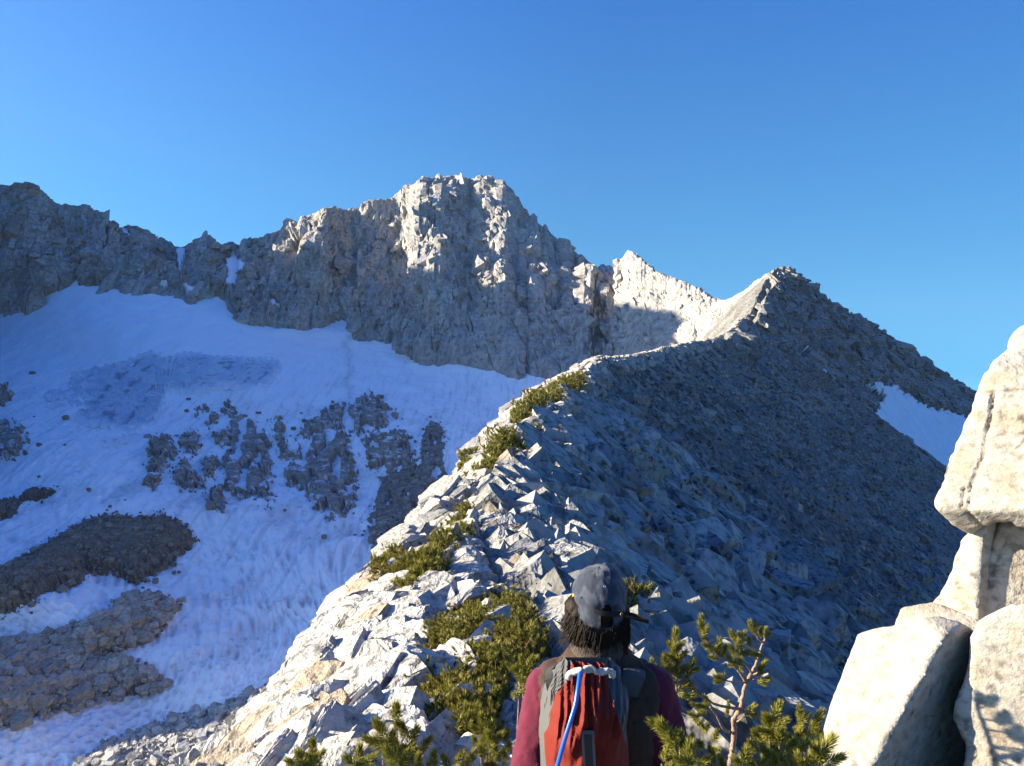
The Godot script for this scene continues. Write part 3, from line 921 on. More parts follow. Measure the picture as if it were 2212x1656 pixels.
func ridge() -> void:
	var ny := 620
	var left := 160
	var right := 350
	var nx := left + right
	var pts := PackedVector3Array()
	var cols := PackedColorArray()
	pts.resize(nx * ny)
	cols.resize(nx * ny)
	var off := PackedFloat32Array()
	for i in nx:
		if i < left:
			var t := 1.0 - float(i) / left
			off.append(-(t * 0.55 + 0.45 * t * t * t * t) )
		else:
			var t := float(i - left) / (right - 1)
			off.append(0.28 * t + 0.72 * t * t * t)
	for j in ny:
		var d := 0.6 * pow(262.0 / 0.6, pow(float(j) / (ny - 1), 0.86))
		var pix := d / 774.0
		var xs := tab(RD, R_SX, d)
		var xl := tab(RD, R_LX, d)
		var lw := (xs - xl) + clampf(d * 1.1, 6.0, 70.0)
		var rw := clampf(12.0 + d * 1.5, 12.0, 150.0)
		for i in nx:
			var o := off[i]
			var x := xs + (o * lw if o < 0.0 else o * rw)
			var y := ridge_y(x, d)
			var p := Vector3(x, y, -d)
			var r := x - xs
			var h := ridge_bump(p, r, pix)
			var n := Vector3(0.35 * ss(0.0, 3.0, r) - 0.55 * ss(0.0, 2.0, xl - x), 0.8, 0.25)
			p += n * h
			pts[j * nx + i] = p
			var c := rock_tone(p, pix)
			c = c.lerp(Color(0.20, 0.185, 0.155), 0.55 * (1.0 - ss(60.0, 110.0, d)) * (1.0 - ss(1.5, 5.0, r)))  # crest ground darkened to paint shade into the gaps between stones
			c = c.lerp(Color(0.155, 0.145, 0.13), 0.8 * ss(2.0, 9.0, r) * (1.0 - 0.4 * ss(90.0, 160.0, d)))  # flank ground likewise: gap shade between the blocks put into the colour
			cols[j * nx + i] = c
	tag(obj("ridge_ground", raw(pts, grid_index(nx, ny), cols), M.mid_rock), "pale granite ridge of blocks and slabs leading to the right peak", "", "", "structure")

func ridge_hit(u: float, v: float, d0 := 1.5, d1 := 255.0, lift := 0.0) -> Vector3:     # where that sight line meets the ridge
	var d := d0
	while d < d1:
		var p := P(u, v, d)
		if p.y < ridge_y(p.x, d) + lift:
			var lo := d / 1.03
			var hi := d
			for k in 8:
				var mid := 0.5 * (lo + hi)
				var m := P(u, v, mid)
				if m.y < ridge_y(m.x, mid) + lift: hi = mid
				else: lo = mid
			return P(u, v, hi)
		d *= 1.03
	return Vector3.ZERO

func on_ridge(x: float, d: float) -> Vector3:    # on the stones
	var p := Vector3(x, ridge_y(x, d), -d)
	var r := x - tab(RD, R_SX, d)
	var xl := tab(RD, R_LX, d)
	return p + Vector3(0.35 * ss(0.0, 3.0, r) - 0.55 * ss(0.0, 2.0, xl - x), 0.8, 0.25) * ridge_bump(p, r, d / 774.0)

# ---------------------------------------------------------------- the right-hand peak at the ridge's end
var peak_pts: PackedVector3Array
var PEAK_SNOW := [
	["snow_field", "large blue-white snow patch in the shaded bowl below the right skyline", [1452, 745, 1500, 765, 1512, 735, 1560, 775, 1590, 765, 1680, 825, 1760, 870, 1820, 880, 1900, 905, 1985, 930, 1970, 1180, 1840, 1190, 1760, 1160, 1690, 1130, 1640, 1105, 1630, 1060, 1590, 1020, 1550, 985, 1480, 965, 1450, 905, 1500, 890, 1530, 840, 1545, 800, 1500, 785]],
	["snow_patch", "slender snow patch high on the shaded talus face", [1238, 688, 1262, 690, 1290, 715, 1318, 750, 1310, 760, 1275, 735]],
	["snow_patch", "thin snow streak below the slender patch on the talus face", [1228, 765, 1262, 780, 1300, 808, 1262, 800]],
	["snow_patch", "short snow streak between the slender patch and the large snow patch", [1332, 770, 1362, 780, 1386, 806, 1360, 800]],
	["snow_patch", "tiny snow spot high on the shaded talus face", [1178, 582, 1192, 578, 1190, 598, 1180, 596]],
	["snow_patch", "long thin snow line left of the large snow patch", [1342, 850, 1375, 872, 1420, 915, 1450, 945, 1410, 925, 1370, 885]],
]
var peak_base: PackedVector3Array
var peak_norm: PackedVector3Array
var peak_nx := 0
var peak_ny := 0

func peak() -> void:
	var top := [[1536, 742, 205], [1586, 713, 240], [1600, 705, 248], [1612, 690, 255], [1628, 655, 270], [1645, 620, 285], [1665, 590, 302], [1672, 582, 308], [1686, 576, 315], [1697, 580, 319], [1706, 585, 322], [1734, 604, 328], [1776, 625, 335], [1800, 641, 338], [1827, 657, 341], [1859, 680, 345], [1910, 713, 351], [1952, 741, 355], [2003, 773, 358], [2044, 801, 360], [2081, 817, 361], [2116, 840, 362], [2200, 890, 365], [2320, 960, 368]]
	var bot := [[2020, 1110, 228], [2050, 1160, 231], [2056, 1163, 231], [2060, 1166, 232], [2066, 1170, 232], [2072, 1172, 232], [2078, 1174, 232], [2082, 1176, 232], [2090, 1178, 232], [2096, 1179, 233], [2100, 1180, 233], [2112, 1180, 234], [2124, 1180, 235], [2132, 1180, 236], [2140, 1180, 237], [2156, 1180, 238], [2190, 1180, 240], [2220, 1180, 242], [2260, 1180, 244], [2300, 1180, 246], [2330, 1180, 248], [2360, 1180, 250], [2440, 1180, 254], [2560, 1180, 258]]
	var xs := PackedFloat32Array()
	var a := PackedVector3Array()
	var b := PackedVector3Array()
	for i in top.size():
		xs.append(top[i][0])
		a.append(P(top[i][0], top[i][1], top[i][2]))
		b.append(P(bot[i][0], bot[i][1], bot[i][2]))
	var nx := 420
	var rows := 330
	var back := 24
	var ny := rows + back
	var pts := PackedVector3Array()
	pts.resize(nx * ny)
	for i in nx:
		var s := lerpf(xs[0], xs[xs.size() - 1], float(i) / (nx - 1))
		var t0 := tabv(xs, a, s)
		var t1 := tabv(xs, b, s)
		var jag := n_fbm.get_noise_2d(s * 0.09, 5.0) * 1.1 + n_man.get_noise_2d(s * 0.12, 4.0) * 0.9
		for j in ny:
			if j < rows:
				var t := pow(float(j) / (rows - 1), 1.15)
				var p := t0.lerp(t1, t)
				p.y += -11.0 * sin(PI * pow(t, 0.8)) * ss(1600.0, 1760.0, s) + (jag - 1.8 * ss(1700.0, 1800.0, s)) * (1.0 - t)
				p.x += 6.0 * sin(PI * t) * ss(1690.0, 1760.0, s)
				# a shallow rib below the summit
				p.y += 3.5 * exp(-pow((s - 1690.0 - 60.0 * t) / 26.0, 2.0)) * sin(PI * minf(1.0, t * 1.3))
				pts[(ny - 1 - (j + back)) * nx + i] = p
			else:
				pass
		for j in back:      # over the crest and down its far side
			var k := float(j + 1)
			var away := Vector3(-2.2, -1.6 - 0.06 * k, -0.8) if s < 1690.0 else Vector3(0.8, -1.7, -2.4)
			pts[(ny - 1 - (back - 1 - j)) * nx + i] = t0 + Vector3(0, jag, 0) + away * k
	var nn := grid_normals(nx, ny, pts)
	peak_base = pts.duplicate()
	peak_norm = nn.duplicate()
	var snow: Array[PackedVector2Array] = []
	for s in PEAK_SNOW: snow.append(poly(s[2], 0.4629, 1188.0, 486.0))
	var cols := PackedColorArray()
	cols.resize(nx * ny)
	for k in nx * ny:
		var p := pts[k]
		var n := nn[k]
		if n.y < 0.0: n = -n
		var q := Vector3(p.x * 0.5 + p.z * 0.3 - p.y * 0.25, p.y * 0.9 + p.x * 0.4, p.z * 0.85 - p.x * 0.25)
		var h := facets(q / 13.0) * 1.5 + facets(q / 4.6 + Vector3(2, 5, 1)) * 0.95 + facets(p / 1.9) * 0.42
		h += n_ridge.get_noise_3dv(q / 30.0) * 2.2
		var cr := n_crack.get_noise_3dv(q / 7.0)
		h -= 0.9 * (1.0 - ss(-1.0, -0.85, cr))
		var sp := Vector2(1106.0 - p.x / p.z * F, 828.0 + p.y / p.z * F)
		for pg in snow:
			if Geometry2D.is_point_in_polygon(sp, pg): h = minf(h * 0.3 - 1.2, 0.0)
		var at_top := k / nx > ny - back - 16
		if at_top: h = h * 0.35 - 0.8
		pts[k] = p + (n + Vector3(0, 0.2, 0)) * h
		var w := n_fbm.get_noise_3dv(p / 16.0)
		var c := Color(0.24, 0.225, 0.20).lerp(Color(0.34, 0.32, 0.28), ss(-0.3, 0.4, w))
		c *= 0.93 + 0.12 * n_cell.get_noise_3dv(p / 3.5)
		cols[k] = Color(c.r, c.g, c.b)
	peak_pts = pts
	peak_nx = nx
	peak_ny = ny
	tag(obj("right_mountain", raw(pts, grid_index(nx, ny), cols), M.mid_rock), "shaded talus flank of the pointed peak at the ridge's end", "", "", "structure")
	# its sunlit back rib, which runs down to the col
	var sky := [[1540, 655, 470], [1558, 650, 440], [1577, 643, 415], [1592, 634, 400], [1605, 627, 388], [1618, 618, 375], [1628, 609, 362], [1640, 601, 352], [1651, 595, 342], [1669, 581, 326], [1686, 577, 316]]
	var low := [[1536, 760, 235], [1560, 735, 245], [1576, 722, 250], [1590, 712, 255], [1600, 704, 260], [1612, 690, 266], [1622, 668, 274], [1632, 650, 282], [1645, 625, 292], [1668, 592, 308], [1688, 580, 317]]
	a.clear()
	b.clear()
	xs = PackedFloat32Array(range(sky.size()))
	for i in sky.size():
		a.append(P(sky[i][0], sky[i][1], sky[i][2]))
		b.append(P(low[i][0], low[i][1], low[i][2]))
	nx = 150
	ny = 150
	pts = PackedVector3Array()
	cols = PackedColorArray()
	for j in ny:
		var t := float(j) / (ny - 1) * 1.25 - 0.25
		for i in nx:
			var s := float(i) / (nx - 1) * (sky.size() - 1)
			var p := tabv(xs, a, s)
			if t < 0.0:
				p += Vector3(30.0, 60.0, -20.0) * t
			else:
				p = p.lerp(tabv(xs, b, s), t)
				p.y -= 4.0 * sin(PI * t)
			p += Vector3(-0.6, 0.7, 0.2) * (facets(p / 9.0) * 1.9 + facets(p / 3.2) * 1.0) * (0.35 if t < 0.15 else 1.0) - Vector3(0, 1.0, 0)
			pts.append(p)
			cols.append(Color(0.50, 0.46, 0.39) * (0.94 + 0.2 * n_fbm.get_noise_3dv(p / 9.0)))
	tag(obj("col_mountain", raw(pts, grid_index(nx, ny), cols), M.mid_rock), "sunlit rib between the pointed peak and the col", "", "", "structure")

# ---------------------------------------------------------------- broken stone
var blocks: Array[ArrayMesh] = []
var slabs: Array[ArrayMesh] = []
var shards: Array[ArrayMesh] = []
var fine_blocks: Array[ArrayMesh] = []
var fine_slabs: Array[ArrayMesh] = []

func convex(half: Vector3, cuts: Array) -> PackedVector3Array:      # a box cut by planes [normal, distance]; triangles
	var faces: Array[PackedVector3Array] = []
	for ax in 3:
		for s in [-1.0, 1.0]:
			var n := Vector3.ZERO
			n[ax] = s
			var a := Vector3.ZERO
			a[(ax + 1) % 3] = 1.0
			var b := n.cross(a)
			var f := PackedVector3Array()
			for k in [[-1, -1], [1, -1], [1, 1], [-1, 1]]:
				f.append((n + a * k[0] + b * k[1]) * half)
			faces.append(f)
	for c in cuts:
		var n: Vector3 = c[0]
		var dist: float = c[1]
		var keep: Array[PackedVector3Array] = []
		var rim := PackedVector3Array()
		for f in faces:
			var g := PackedVector3Array()
			for i in f.size():
				var p := f[i]
				var q := f[(i + 1) % f.size()]
				var dp := p.dot(n) - dist
				var dq := q.dot(n) - dist
				if dp <= 0.0: g.append(p)
				if (dp < 0.0 and dq > 0.0) or (dp > 0.0 and dq < 0.0):
					var x := p.lerp(q, dp / (dp - dq))
					g.append(x)
					rim.append(x)
			if g.size() >= 3: keep.append(g)
		if rim.size() >= 3:
			var mid := Vector3.ZERO
			for p in rim: mid += p
			mid /= rim.size()
			var e1 := (rim[0] - mid).normalized()
			var e2 := n.cross(e1)
			var order := []
			for p in rim: order.append([atan2((p - mid).dot(e2), (p - mid).dot(e1)), p])
			order.sort_custom(func(l, r): return l[0] < r[0])
			var cap := PackedVector3Array()
			for o in order:
				if cap.is_empty() or cap[cap.size() - 1].distance_squared_to(o[1]) > 1e-8: cap.append(o[1])
			if cap.size() >= 3: keep.append(cap)
		faces = keep
	var tris := PackedVector3Array()
	for f in faces:
		var n := (f[1] - f[0]).cross(f[2] - f[0])
		var mid := Vector3.ZERO
		for p in f: mid += p
		var flip := n.dot(mid) > 0.0
		for i in range(1, f.size() - 1):
			if flip: tris.append_array([f[0], f[i + 1], f[i]])
			else: tris.append_array([f[0], f[i], f[i + 1]])
	return tris

func soup(tris: PackedVector3Array) -> ArrayMesh:
	return raw(tris, PackedInt32Array(range(tris.size())))

func rnd_dir() -> Vector3:
	return Vector3(rng.randfn(), rng.randfn(), rng.randfn()).normalized()

func stone(half: Vector3, n: int, lo: float, hi: float) -> ArrayMesh:
	var cuts := []
	for i in n:
		var dir := rnd_dir()
		var ext := absf(dir.x) * half.x + absf(dir.y) * half.y + absf(dir.z) * half.z     # support of the box
		cuts.append([dir, ext * rng.randf_range(lo, hi)])
	return soup(convex(half, cuts))

func chipped(m: ArrayMesh) -> ArrayMesh:      # the same stone with broken edges and a rough skin
	var tris: PackedVector3Array = m.surface_get_arrays(0)[Mesh.ARRAY_VERTEX]
	for pass_no in 2:
		var finer := PackedVector3Array()
		for i in range(0, tris.size(), 3):
			var a := tris[i]
			var b := tris[i + 1]
			var c := tris[i + 2]
			var ab := (a + b) * 0.5
			var bc := (b + c) * 0.5
			var ca := (c + a) * 0.5
			finer.append_array([a, ab, ca, ab, b, bc, ca, bc, c, ab, bc, ca])
		tris = finer
	var off := rng.randf() * 50.0
	for i in tris.size():
		var p := tris[i]
		var h := facets(p / 0.5 + Vector3(off, 0, 0)) * 0.065 + n_fbm.get_noise_3dv(p / 0.3 + Vector3(off, 0, 0)) * 0.07
		tris[i] = p * (0.98 + h - 0.16 * maxf(0.0, p.length() - 0.85))
	return soup(tris)

func make_stones() -> void:
	for i in 14: blocks.append(stone(Vector3(1, rng.randf_range(0.55, 0.85), rng.randf_range(0.65, 0.95)), 9, 0.58, 0.9))
	for i in 12: slabs.append(stone(Vector3(1, rng.randf_range(0.26, 0.42), rng.randf_range(0.5, 0.85)), 8, 0.58, 0.9))
	for i in 12:
		var cuts := []
		var w := rng.randf_range(0.25, 0.42)
		var half := Vector3(w, 1.0, rng.randf_range(0.16, 0.3))
		for k in 3:      # a pointed head
			var a := rng.randf_range(0.0, TAU)
			var dir := Vector3(cos(a), rng.randf_range(0.25, 0.6), sin(a)).normalized()
			cuts.append([dir, dir.y * rng.randf_range(0.55, 0.95)])
		for k in 5:
			var dir := rnd_dir()
			cuts.append([dir, (absf(dir.x) * half.x + absf(dir.y) * half.y + absf(dir.z) * half.z) * rng.randf_range(0.6, 0.9)])
		shards.append(soup(convex(half, cuts)))
	for m in blocks: fine_blocks.append(chipped(m))
	for m in slabs: fine_slabs.append(chipped(m))

func scatter(called: String, meshes: Array[ArrayMesh], xf: Array, tints: Array, mat: Material, parent: Node3D) -> void:   # what nobody could count
	for k in meshes.size():
		var n := (xf.size() - k + meshes.size() - 1) / meshes.size()
		if n <= 0: continue
		var mm := MultiMesh.new()
		mm.transform_format = MultiMesh.TRANSFORM_3D
		mm.use_colors = true
		mm.mesh = meshes[k]
		mm.instance_count = n
		for i in n:
			mm.set_instance_transform(i, xf[k + i * meshes.size()])
			mm.set_instance_color(i, tints[k + i * meshes.size()])
		var o := MultiMeshInstance3D.new()
		o.multimesh = mm
		o.material_override = mat
		o.name = called
		o.set_meta("kind", "stuff")
		parent.add_child(o, true)

func stuff(called: String, label: String) -> Node3D:
	var o := Node3D.new()
	o.name = numbered(called)
	add_child(o)
	return tag(o, label, "", "", "stuff")

func lay(normal: Vector3, along: Vector3, turn: float, tilt: float) -> Basis:    # x along, y out of the ground
	var y := normal.normalized()
	var x := (along - y * along.dot(y)).normalized()
	var b := Basis(x, y, x.cross(y))
	return b * Basis(Vector3.UP, turn) * Basis(rnd_dir(), tilt)

func stone_tint(dark := 0.0) -> Color:
	var k := rng.randf_range(0.82, 1.1) * (1.0 - dark)
	var warm := rng.randf_range(0.0, 1.0)
	var c := Color(0.50, 0.46, 0.385) * k
	if warm > 0.92: c = Color(0.40, 0.325, 0.235) * k
	elif warm < 0.14: c = Color(0.30, 0.29, 0.27) * k
	return Color(c.r, c.g, c.b, 1.0)

func in_any(p: Vector2, pgs: Array[PackedVector2Array]) -> bool:
	for pg in pgs:
		if inside_dist(p, pg) > -11.0: return true
	return false

func headwall_slabs(parent: Node3D) -> void:
	var xf := []
	var tint := []
	for k in 5200:
		var i := rng.randi_range(8, hw_nx - 9)
		var j := hw_first + int(pow(rng.randf(), 0.85) * (hw_rows - 8)) + 2
		var p := hw_pts[j * hw_nx + i]
		var u := hw_u0 + i * hw_du
		if u < -60.0: continue
		var dx := hw_pts[j * hw_nx + i + 6] - hw_pts[j * hw_nx + i - 6]
		var dy := hw_pts[mini(j + 5, hw_ny - 1) * hw_nx + i] - hw_pts[maxi(j - 5, 0) * hw_nx + i]
		var n := dx.cross(dy).normalized()
		var t := float(j - hw_first) / hw_rows
		var slab := ss(930.0, 1100.0, u) * (1.0 - ss(0.15, 0.5, t))
		if rng.randf() < slab * 0.92: continue
		var wall := u > 1326.0
		if wall and rng.randf() < 0.75: continue
		if t > 0.9 and (u < 1000.0 or rng.randf() < 0.7): continue
		var size := 4.4 * pow(rng.randf() + 0.02, -0.5)
		size = minf(size, 22.0) * (0.6 if wall else 1.0) * lerpf(0.7, 1.0, ss(0.1, 0.5, t))
		if u > 1262.0 and u < 1330.0 and t < 0.8: continue
		if u > 240.0 and u < 650.0 and in_any(Vector2(u, 828.0 + p.y / p.z * F), hw_snow_polys): continue
		# lances lean left at the top on the right half of the face, right on the left half
		var lean := lerpf(-0.15, 0.45, ss(700.0, 1100.0, u)) + rng.randfn() * 0.15
		var up := (dy.normalized() - dx.normalized() * lean * 0.6).normalized()
		var out := (n + Vector3(0, 0, 0.15)).normalized()
		var x := up.cross(out).normalized()
		out = x.cross(up).normalized()
		var b := Basis(x, up, out) * Basis(Vector3.UP, rng.randfn() * 0.38) * Basis(Vector3.RIGHT, rng.randfn() * 0.09) * Basis(Vector3.BACK, rng.randfn() * 0.1)
		b = b.scaled_local(Vector3(size * rng.randf_range(0.55, 1.1), size * rng.randf_range(0.8, 1.7), size * rng.randf_range(0.5, 0.9)))
		xf.append(Transform3D(b, p - out * size * 0.15))
		var c := Color(0.46, 0.43, 0.375) * rng.randf_range(0.86, 1.12)
		var rust := ss(0.05, 0.45, n_fbm.get_noise_3d(p.x / 38.0 + 50.0, p.y / 55.0, p.z / 38.0)) * (1.0 - ss(420.0, 900.0, u))
		c = c.lerp(Color(0.26, 0.215, 0.15), rust * 0.7)
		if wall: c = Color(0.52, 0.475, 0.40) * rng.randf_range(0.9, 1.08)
		tint.append(Color(c.r, c.g, c.b, 1.0))
	scatter("rock_slabs", shards, xf, tint, M.far_rock, parent)

var RIDGE_MARKS := [["the large squared block", 1229, 970], ["the flat-topped boulder", 1172, 1004], ["the split boulder", 1118, 1030], ["the broad grey slab", 1188, 1050], ["the wide cracked slab", 1146, 1082], ["the stepped slab on the path", 1170, 1190], ["the lit fin by the path", 1224, 1150], ["the overhanging block", 766, 1347], ["the block with dark lichen", 855, 1346], ["the long white rib", 955, 1345], ["the big bright slab face", 732, 1548], ["the steep pale rib", 700, 1500], ["the white slab in the large shrub", 962, 1480], ["the boulder at the hiker's elbow", 1098, 1520], ["the dark lichened slab", 860, 1430], ["the tan slab at the slope's foot", 600, 1625], ["the crest shrub", 1000, 1200], ["the shrub on the left edge", 850, 1250], ["the dark shrub in the hollow", 1060, 1010], ["the far yellow-green shrub", 1200, 890], ["the low far shrub", 1180, 945], ["the hiker's cap", 1290, 1280], ["the knob", 1275, 790], ["the hiker's left shoulder", 1140, 1470], ["the narrow hanging shrub", 690, 1450], ["the large shrub", 1050, 1380], ["the lowest shrub's foot", 650, 1560], ["the leaning block", 800, 1392], ["the rocks at the view's lower edge", 760, 1640], ["the needles in the lower left corner", 680, 1640], ["the stretch of path ahead of the cap", 1230, 1230], ["the crest's left skyline", 930, 1120], ["the upper left skyline", 1060, 960]]

func ridge_stones() -> void:
	var ground := stuff("rubble", "loose pale granite blocks and chips littering the ridge crest")
	var all := []      # [size in the view, mesh, transform, tint, where]
	# the crest and its sunny side
	for k in 24000:
		var d := 2.6 * pow(100.0, rng.randf())
		var pix := d / 774.0
		var xs := tab(RD, R_SX, d)
		var xl := tab(RD, R_LX, d)
		var x := rng.randf_range(xl - minf(0.3 + d * 0.05, 2.2), xs + minf(0.4 + d * 0.05, 2.2))
		var sunny := x < xs - 0.1 * (xs - xl)
		var size := maxf(0.06, pix * 1.9) * pow(rng.randf() + 0.004, -0.5)
		size = minf(size, 0.20 + 0.017 * d)
		size = minf(size, 1.05 if d < 80.0 else 0.75)
		if not sunny and d < 16.0: size = minf(size, 0.07 + 0.012 * d)
		if d < 9.0 and x > -0.4: size = minf(size, 0.12)
		var p := on_ridge(x, d)
		var n := Vector3(-0.35 - 0.5 * ss(0.0, 1.5, xl - x), 0.8, 0.2)
		var ribs := sunny and d < 24.0 and rng.randf() < 0.42
		var b := Basis()
		if ribs:      # slabs that stand on edge and run down the sunny side
			b = lay(Vector3(0.45, 0.75, 0.5), Vector3(-0.75, -0.85, 0.1), rng.randfn() * 0.22, rng.randfn() * 0.2).scaled_local(Vector3(size * 1.9, size * 0.95, size * 0.75))
		else:
			b = lay(n, Vector3(-0.5, -0.6, 0.6), rng.randfn() * 0.6, rng.randfn() * 0.16).scaled_local(Vector3.ONE * size)
		var mesh: ArrayMesh = (fine_slabs[rng.randi() % slabs.size()] if ribs else fine_blocks[rng.randi() % blocks.size()])
		var spot := p + n.normalized() * size * 0.10
		var seen: float = size / d
		if absf(spot.x / d) > 0.68 or spot.y / d < -0.5: seen = 0.0
		if d < 12.0 and size > 0.07 and x > -2.0 and Geometry2D.is_point_in_polygon(Vector2(1106.0 + spot.x / d * F, 828.0 - spot.y / d * F), big_shrub) and rng.randf() < 0.9: continue
		all.append([seen, mesh, Transform3D(b, spot), stone_tint(), sunny])
	all.sort_custom(func(l, r): return l[0] > r[0])
	var named := []
	var xf := {}
	var tint := {}
	for k in all.size():
		var a: Array = all[k]
		if k < 260:
			var c: Color = a[3]
			var m := 2 if c.b < c.r * 0.72 else (1 if c.r < 0.42 else 0)
			var o := obj("ridge_rock", a[1], M["stone%d" % m])
			o.transform = a[2]
			var look: String = ["pale granite ", "grey granite ", "rust-stained granite "][m] + ("slab" if fine_slabs.has(a[1]) else "block")
			var at: Vector3 = a[2].origin
			named.append([o, look, Vector2(1106.0 - at.x / at.z * F, 828.0 + at.y / at.z * F), a[0]])
		else:
			if not xf.has(a[1]):
				xf[a[1]] = []
				tint[a[1]] = []
			xf[a[1]].append(a[2])
			tint[a[1]].append(a[3])
	name_by_place(named, RIDGE_MARKS, "rock")
	for m in xf: scatter("stones", [m] as Array[ArrayMesh], xf[m], tint[m], M.near_rock, ground)
	# talus and slabs down the shaded right flank
	var flank := stuff("talus", "shaded talus of grey slabs covering the ridge's steep right flank")
	var fx := []
	var ft := []
	var xb := []
	var tb := []
	for k in 72000:
		var d := 6.0 * pow(43.0, pow(rng.randf(), 0.75))
		var pix := d / 774.0
		var xs := tab(RD, R_SX, d)
		var x := xs + 0.8 + (9.0 + d * 1.05) * pow(rng.randf(), 1.3)
		var y := ridge_y(x, d)
		var p := on_ridge(x, d)
		if d > 6.0 and d < 34.0 and Geometry2D.is_point_in_polygon(Vector2(1106.0 + p.x / d * F, 828.0 - (p.y + 0.4) / d * F), shade_shrub): continue
		var patch := n_fbm.get_noise_3d(x / 15.0, y / 15.0 + x / 26.0, d / 15.0)
		var r := x - xs
		var near_crest := (1.0 - ss(5.0, 18.0 + d * 0.15, r)) * (1.0 - ss(60.0, 110.0, d))
		var coarse := clampf(ss(-0.05, 0.3, patch) * (1.0 - ss(45.0, 90.0, d)) + 0.12 + 0.6 * near_crest, 0.0, 1.1)
		var run := n_fbm.get_noise_2d(d * 0.10 + r * 0.05, r * 0.018)       # gravel runs down the fall line
		if run > 0.16 and d > 45.0 and coarse < 0.6 and rng.randf() < 0.8: continue
		var size := maxf(0.10, pix * 1.3) * lerpf(1.45, 1.0, ss(25.0, 60.0, d)) * pow(rng.randf() + 0.006, -0.46) * lerpf(0.7, 2.6, coarse)
		size = minf(size, 0.35 + 0.028 * d)
		size = minf(size, lerpf(1.1, 2.6, coarse))
		var n := Vector3(0.55, 0.8, 0.1)
		var b := lay(n, Vector3(0.85, -0.7, 0.25), rng.randfn() * 0.75, rng.randfn() * 0.42).scaled_local(Vector3(size * 1.3, size * 0.95, size * 0.9))
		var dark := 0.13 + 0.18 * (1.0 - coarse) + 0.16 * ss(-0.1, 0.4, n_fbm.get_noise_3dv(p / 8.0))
		p -= n * size * 0.1
		if rng.randf() < 0.55:
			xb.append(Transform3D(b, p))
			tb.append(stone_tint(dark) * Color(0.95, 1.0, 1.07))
		else:
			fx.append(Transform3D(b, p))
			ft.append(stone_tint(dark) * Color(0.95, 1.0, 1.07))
	scatter("slabs", slabs, fx, ft, M.mid_rock, flank)
	scatter("blocks", blocks, xb, tb, M.mid_rock, flank)
	# the blocks one steers by
	var heroes := [
		["large squared block catching the sun on the crest's shady edge", 1229, 970, 62, 62, 12, 0, 0],
		["smooth flat-topped boulder below the third shrub", 1172, 1004, 66, 40, 0, 3, 0],
		["left half of a split pale boulder beside the third shrub", 1107, 1030, 24, 40, 70, 1, 0],
		["right half of a split pale boulder beside the third shrub", 1128, 1032, 22, 36, 80, 5, 0],
		["broad grey slab sloping to the right below the flat-topped boulder", 1188, 1050, 92, 46, -14, 0, 1],
		["wide pale slab with a crack, lying beside its narrower twin", 1146, 1082, 66, 54, -20, 2, 1],
		["narrow pale slab leaning against the wide cracked one", 1100, 1086, 40, 44, 35, 4, 1],
		["flat stepped slab lying in the shade of the path", 1170, 1190, 88, 40, -10, 6, 1],
		["long lit fin of rock right of the path", 1224, 1150, 60, 24, -40, 3, 1],
		["small lit fin standing in the shade right of the crest", 1279, 1088, 20, 40, 15, 7, 0],
		["upper small lit fin in the shade right of the crest", 1296, 1064, 22, 32, 25, 8, 0],
		["overhanging block with a tan underside on the crest's left edge", 766, 1347, 64, 34, 12, 9, 0],
		["squared block with a dark lichen top behind the overhanging block", 855, 1346, 40, 42, 20, 10, 0],
		["long tilted rib of white slab left of the large shrub", 955, 1345, 190, 46, 41, 1, 1],
		["second long white rib just above the large shrub", 990, 1330, 150, 30, 40, 5, 1],
		["big bright slab face low on the left slope", 732, 1548, 130, 74, 62, 8, 1],
		["steep pale rib left of the big bright slab", 700, 1500, 120, 40, 66, 3, 1],
		["white slab rising out of the large shrub", 962, 1480, 140, 34, 46, 9, 1],
		["pointed pale boulder at the hiker's left elbow", 1098, 1520, 84, 56, 42, 2, 0],
		["dark lichened slab below the squared block", 860, 1430, 100, 44, 38, 6, 1],
		["tan-stained slab at the foot of the left slope", 600, 1625, 90, 60, 55, 11, 1],
		["pale ledge under the left slope's lowest shrub", 770, 1420, 90, 36, 48, 0, 1],
		["pale leaning block on the left slope below the overhanging block", 800, 1392, 60, 36, 55, 4, 0],
		["pale sharp block at the top of the hiker's path", 1232, 1262, 34, 30, 60, 7, 0],
		["rounded stone standing beside the hiker's cap", 1215, 1312, 34, 42, 80, 12, 0],
		["triangular pale stone lying on the path", 1035, 1290, 40, 26, -20, 13, 0],
	]
	for h in heroes:
		var p := ridge_hit(h[1], h[2])
		if p == Vector3.ZERO: continue
		var k := -p.z / F * 0.62
		var roll := deg_to_rad(h[5])
		var b := Basis(Vector3(cos(roll), sin(roll), 0), Vector3(-sin(roll), cos(roll), 0), Vector3(0, 0, 1)) * Basis(Vector3.RIGHT, -0.5) * Basis(Vector3.UP, 0.25)
		b = b.scaled_local(Vector3(h[3] * k, h[4] * k * 1.25, (h[3] + h[4]) * 0.5 * k))
		var mesh: ArrayMesh = fine_blocks[h[6] % blocks.size()] if h[7] == 0 else fine_slabs[h[6] % slabs.size()]
		var grey_one: bool = "grey" in h[0] or "dark" in h[0] or "shade of" in h[0]
		var o := obj("ridge_rock", mesh, M["stone%d" % (2 if "tan" in h[0] else (1 if grey_one else 0))])
		o.transform = Transform3D(b, p + Vector3(0, h[4] * k * 0.1, 0))
		tag(o, h[0], "rock")

